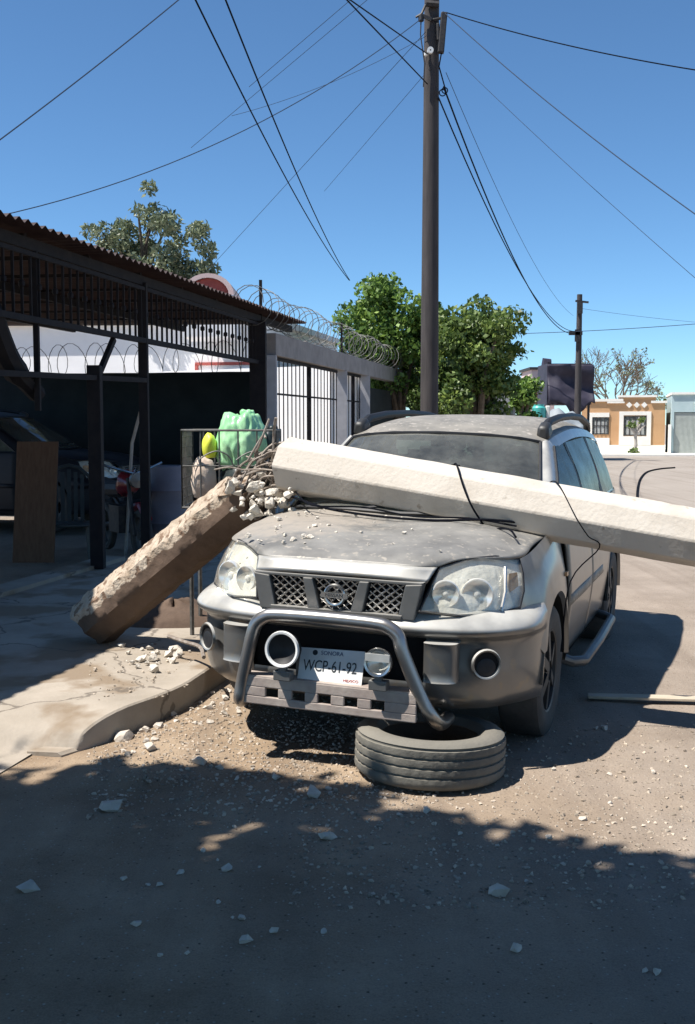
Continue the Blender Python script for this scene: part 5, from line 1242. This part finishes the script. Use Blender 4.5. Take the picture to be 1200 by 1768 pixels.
# ------------------------------------------------------------------ trees
def leaves_mb(clumps, n, size, seed, droop=0.0, long_=1.6):
    rng = np.random.default_rng(seed); C = np.array([c[:3] for c in clumps]); Rr = np.array([c[3] for c in clumps]); w_ = Rr ** 2 / (Rr ** 2).sum()
    idx = rng.choice(len(C), n, p=w_); d = rng.normal(size=(n, 3)); d /= np.linalg.norm(d, axis=1)[:, None]
    rad = Rr[idx] * (1 - .55 * rng.random(n) ** 2.2); P = C[idx] + d * rad[:, None] * np.array([1, 1, .85])
    P += rng.normal(size=(n, 3)) * size * .4
    a = rng.normal(size=(n, 3)) + d * .6; a[:, 2] -= droop; a /= np.linalg.norm(a, axis=1)[:, None]
    t = rng.normal(size=(n, 3)) + d * .3; t -= a * (t * a).sum(1)[:, None]; t /= np.linalg.norm(t, axis=1)[:, None]
    nn = np.cross(a, t); s = size * rng.uniform(.6, 1.35, n)[:, None]
    v0 = P - a * s * long_ / 2; v2 = P + a * s * long_ / 2; v1 = P + t * s * .5 + nn * s * .12; v3 = P - t * s * .5 + nn * s * .12
    V = np.stack([v0, v1, v2, v3], 1).reshape(-1, 3); me = bpy.data.meshes.new('crown')
    me.vertices.add(len(V)); me.vertices.foreach_set('co', V.ravel()); F = np.arange(len(V)); me.loops.add(len(F)); me.loops.foreach_set('vertex_index', F)
    me.polygons.add(n); me.polygons.foreach_set('loop_start', np.arange(n) * 4); me.update(calc_edges=True); me.validate(); return me
def tree(name, base, trunk_h, clumps, n, size, seed, mat, lab, cat='tree', bark='bark', tr=.16, droop=0.0, group=None, long_=1.6, limbs=7):
    root = empty(name, base, lab, cat, group); base = Vector(base); rnd = random.Random(seed)
    b = MB(); tp2 = Vector((rnd.uniform(-.1, .1), rnd.uniform(-.1, .1), trunk_h))
    b.tube(smoothpath([(0, 0, -.1), (tp2.x * .4 + .04, tp2.y * .4, trunk_h * .5), tuple(tp2)], 4), [tr * (1.15 - .06 * i) for i in range(9)], 9)
    for c in rnd.sample(clumps, min(limbs, len(clumps))):
        e = Vector(c[:3]) - base; m_ = tp2.lerp(e, .5) + Vector((rnd.uniform(-.2, .2), rnd.uniform(-.2, .2), .1)); b.tube(smoothpath([tuple(tp2 - Vector((0, 0, .15))), tuple(m_), tuple(e)], 4), [tr * .55 * (1 - .09 * i) for i in range(9)], 6)
    b.build('trunk', M[bark], root)
    me = leaves_mb([(c[0] - base.x, c[1] - base.y, c[2] - base.z, c[3]) for c in clumps], n, size, seed, droop, long_); me.materials.append(M[mat])
    o = bpy.data.objects.new('crown', me); COL.objects.link(o); o.parent = root; return root
def ell(c, r, k, cr, seed, zmin=-9):
    rnd = random.Random(seed); out = []
    while len(out) < k:
        d = Vector((rnd.gauss(0, 1), rnd.gauss(0, 1), rnd.gauss(0, 1))).normalized() * rnd.uniform(.55, 1.0)
        p = Vector((c[0] + d.x * r[0], c[1] + d.y * r[1], c[2] + d.z * r[2]))
        if p.z > zmin: out.append((p.x, p.y, p.z, rnd.uniform(.6, 1.25) * cr))
    return out
def pxc(px, py, D): return at(px, py, D)
c = pxc(676, 560, 28.0); b0 = Vector((c.x + .2, 28, 0))
tree('street_tree', b0, 1.6, ell(c, (1.28, 1.3, 1.24), 50, .42, 3) + ell((c.x + .25, 28, c.z - 1.1), (1.15, 1.2, .9), 20, .42, 4), 16000, .085, 5, 'leaf', 'bright green dense leafy tree behind the fence left of the pole')
c = pxc(822, 608, 27.0); b1 = Vector((c.x, 27, 0))
tree('street_tree', b1, 1.4, ell(c, (1.26, 1.2, 1.26), 54, .36, 13) + ell((c.x - .25, 27, c.z - .9), (1.2, 1.1, .9), 24, .40, 14), 16000, .085, 15, 'leaf2', 'darker olive leafy tree on the sidewalk right of the pole')
c = pxc(765, 640, 31.0); bm_ = Vector((c.x, 31, 0))
tree('street_tree', bm_, 1.3, ell(c, (1.35, 1.0, 1.35), 46, .42, 53) + ell((c.x, 31, 1.5), (1.3, .9, .7), 16, .42, 54), 12000, .09, 55, 'leaf2', 'low dark leafy tree filling the gap behind the standing pole')
c = pxc(908, 672, 37.0); b2 = Vector((c.x, 37, 0))
tree('young_tree', b2, 1.2, ell(c, (.42, .5, .75), 14, .28, 23) + ell((c.x, 37, 1.5), (.4, .4, .6), 6, .25, 24), 2200, .11, 25, 'leaf', 'small green tree beside the pale building')
c = pxc(252, 425, 26.0); b3 = Vector((c.x - .1, 26, 0))
tree('tall_tree', b3, 4.2, ell((c.x + .1, 26, c.z), (1.35, 1.1, 1.1), 40, .27, 33) + ell((c.x + .1, 26, c.z - .9), (1.5, 1.0, .6), 14, .27, 36) + [(c.x - 1.35, 26, c.z + .35, .2), (c.x - 1.5, 26, c.z - .1, .22), (c.x + 1.5, 26, c.z - .15, .22), (c.x + 1.35, 26, c.z + .4, .2), (c.x + .1, 26, c.z + 1.35, .2), (c.x + 1.5, 26, c.z - .55, .25)], 9000, .058, 35, 'leaf3', 'sparse grey green tree rising behind the carport roof', droop=.7, long_=2.6, tr=.13, limbs=20)
# bare tree behind the ochre house
q = at(1060, 735, 66); q.z = 0
bt = empty('bare_tree', q, 'wide bare grey tree with a few leaves behind the ochre house', 'tree')
rnd = random.Random(9); tb_ = MB(); tips = []
def grow(p, d, L, r, lev):
    q_ = p; pts = [p]; dd = d
    for i in range(3):
        dd = (dd + Vector((rnd.gauss(0, .15), rnd.gauss(0, .15), rnd.gauss(.04, .08)))).normalized(); q_ = q_ + dd * L / 3; pts.append(q_)
    tb_.tube(pts, [r, r * .9, r * .8, r * .7], 5 if lev > 1 else 4, caps=False); tips.append(q_)
    if lev == 0: return
    for i in range(3 if lev > 1 else 4):
        ax = Vector((rnd.gauss(0, 1), rnd.gauss(0, 1), rnd.gauss(.2, .5))).normalized(); grow(pts[rnd.choice((2, 3))], (dd + ax * .75).normalized(), L * rnd.uniform(.6, .85), max(r * .62, .016), lev - 1)
tb_.tube([(0, 0, -.1), (0, 0, 1.6)], .2, 7)
for e in ((-.55, 0, .8), (-.15, .2, 1), (.35, 0, .9), (.85, .1, .8), (.1, -.3, 1)): grow(Vector((0, 0, 1.5)), Vector(e).normalized(), 1.75, .075, 4)
tb_.build('trunk', M['bark'], bt)
me = leaves_mb([(t.x, t.y, t.z, .22) for t in rnd.sample(tips, 120)], 800, .10, 9); me.materials.append(M['leaf3']); o = bpy.data.objects.new('crown', me); COL.objects.link(o); o.parent = bt
q = gnd(1090, 784)
ct = empty('pruned_tree', q - Vector((0, .6, 0)), 'small pruned pale trunk in front of the ochre house door', 'tree')
b = MB(); b.tube([(0, 0, 0), (.06, 0, .5), (.03, 0, .95), (.15, 0, 1.3)], [.10, .09, .08, .06], 7)
for e in ((-.35, 0, 1.55), (-.12, 0, 1.75), (.35, .1, 1.75), (.5, -.1, 1.5), (.2, 0, 1.9)): b.tube([(.05, 0, 1.0), (e[0] * .6, e[1], 1.3), e], [.06, .05, .025], 6)
b.build('trunk', M['palebark'], ct)
me = leaves_mb([(-.2, 0, 1.5, .22), (.3, 0, 1.75, .16)], 160, .10, 77); me.materials.append(M['leaf2']); o = bpy.data.objects.new('crown', me); COL.objects.link(o); o.parent = ct
def shrub(base, r, h, seed, n, lab):
    root = empty('shrub', base, lab, 'shrub'); me = leaves_mb([(x, y, h * .5, r) for x, y in ((0, 0), (r * .4, 0), (-r * .4, .1))], n, .09, seed); me.materials.append(M['leaf2']); o = bpy.data.objects.new('foliage', me); COL.objects.link(o); o.parent = root
    MB().tube([(0, 0, 0), (.02, 0, h * .6)], .03, 5).build('stem', M['bark'], root)
shrub(gnd(1037, 779), .18, .75, 41, 160, 'dark little shrub at the foot of the ochre house left window')
shrub(gnd(1089, 784.5) - Vector((0, .6, 0)), .2, .3, 42, 120, 'low dark tuft round the pruned trunk')
p = gnd(1158, 735); shrub(Vector((at(1150, 735, 60).x, 60, 2.4)), .5, .8, 43, 260, 'grey green bush top between the ochre and blue grey houses')
# shade tree behind and left of the camera: it throws the shade over the foreground
cl = []
rnd = random.Random(77)
SH = Vector((math.cos(SUN_AZ), math.sin(SUN_AZ), 0)) / math.tan(SUN_EL)
def shade_clump(gx_, gy_, z, r): return (gx_ - SH.x * z, gy_ - SH.y * z, z, r)
edge = [(-2.9, 5.2), (-2.0, 5.05), (-1.3, 4.85), (-.75, 4.78), (-.25, 4.68), (.15, 4.42), (.55, 4.10), (1.0, 3.82), (1.45, 3.55), (2.2, 3.2), (3.0, 2.9)]
for (ex, ey) in edge:
    for k in range(6):
        z = rnd.uniform(4.2, 5.4); r = rnd.uniform(.12, .30); cl.append(shade_clump(ex + rnd.uniform(-.3, .3), ey - r - rnd.uniform(-.06, .30), z, r))
for i in range(230):
    gx_ = rnd.uniform(-3.2, 3.3); lim = float(np.interp(gx_, [e[0] for e in edge], [e[1] for e in edge])); gy_ = rnd.uniform(.2, lim - .65); cl.append(shade_clump(gx_, gy_, rnd.uniform(4.4, 6.4), rnd.uniform(.42, .68)))
for i in range(230): cl.append(shade_clump(rnd.uniform(-4.5, 6.0), rnd.uniform(-7.5, .6), rnd.uniform(3.6, 6.6), rnd.uniform(.5, .8)))  # unseen crown added behind the viewer to block sky light
tree('shade_tree', (-5.4, .2, 0), 3.4, cl, 105000, .155, 88, 'leafshade', 'broad leafy tree beside the viewer whose shade covers the foreground', tr=.22, limbs=26)
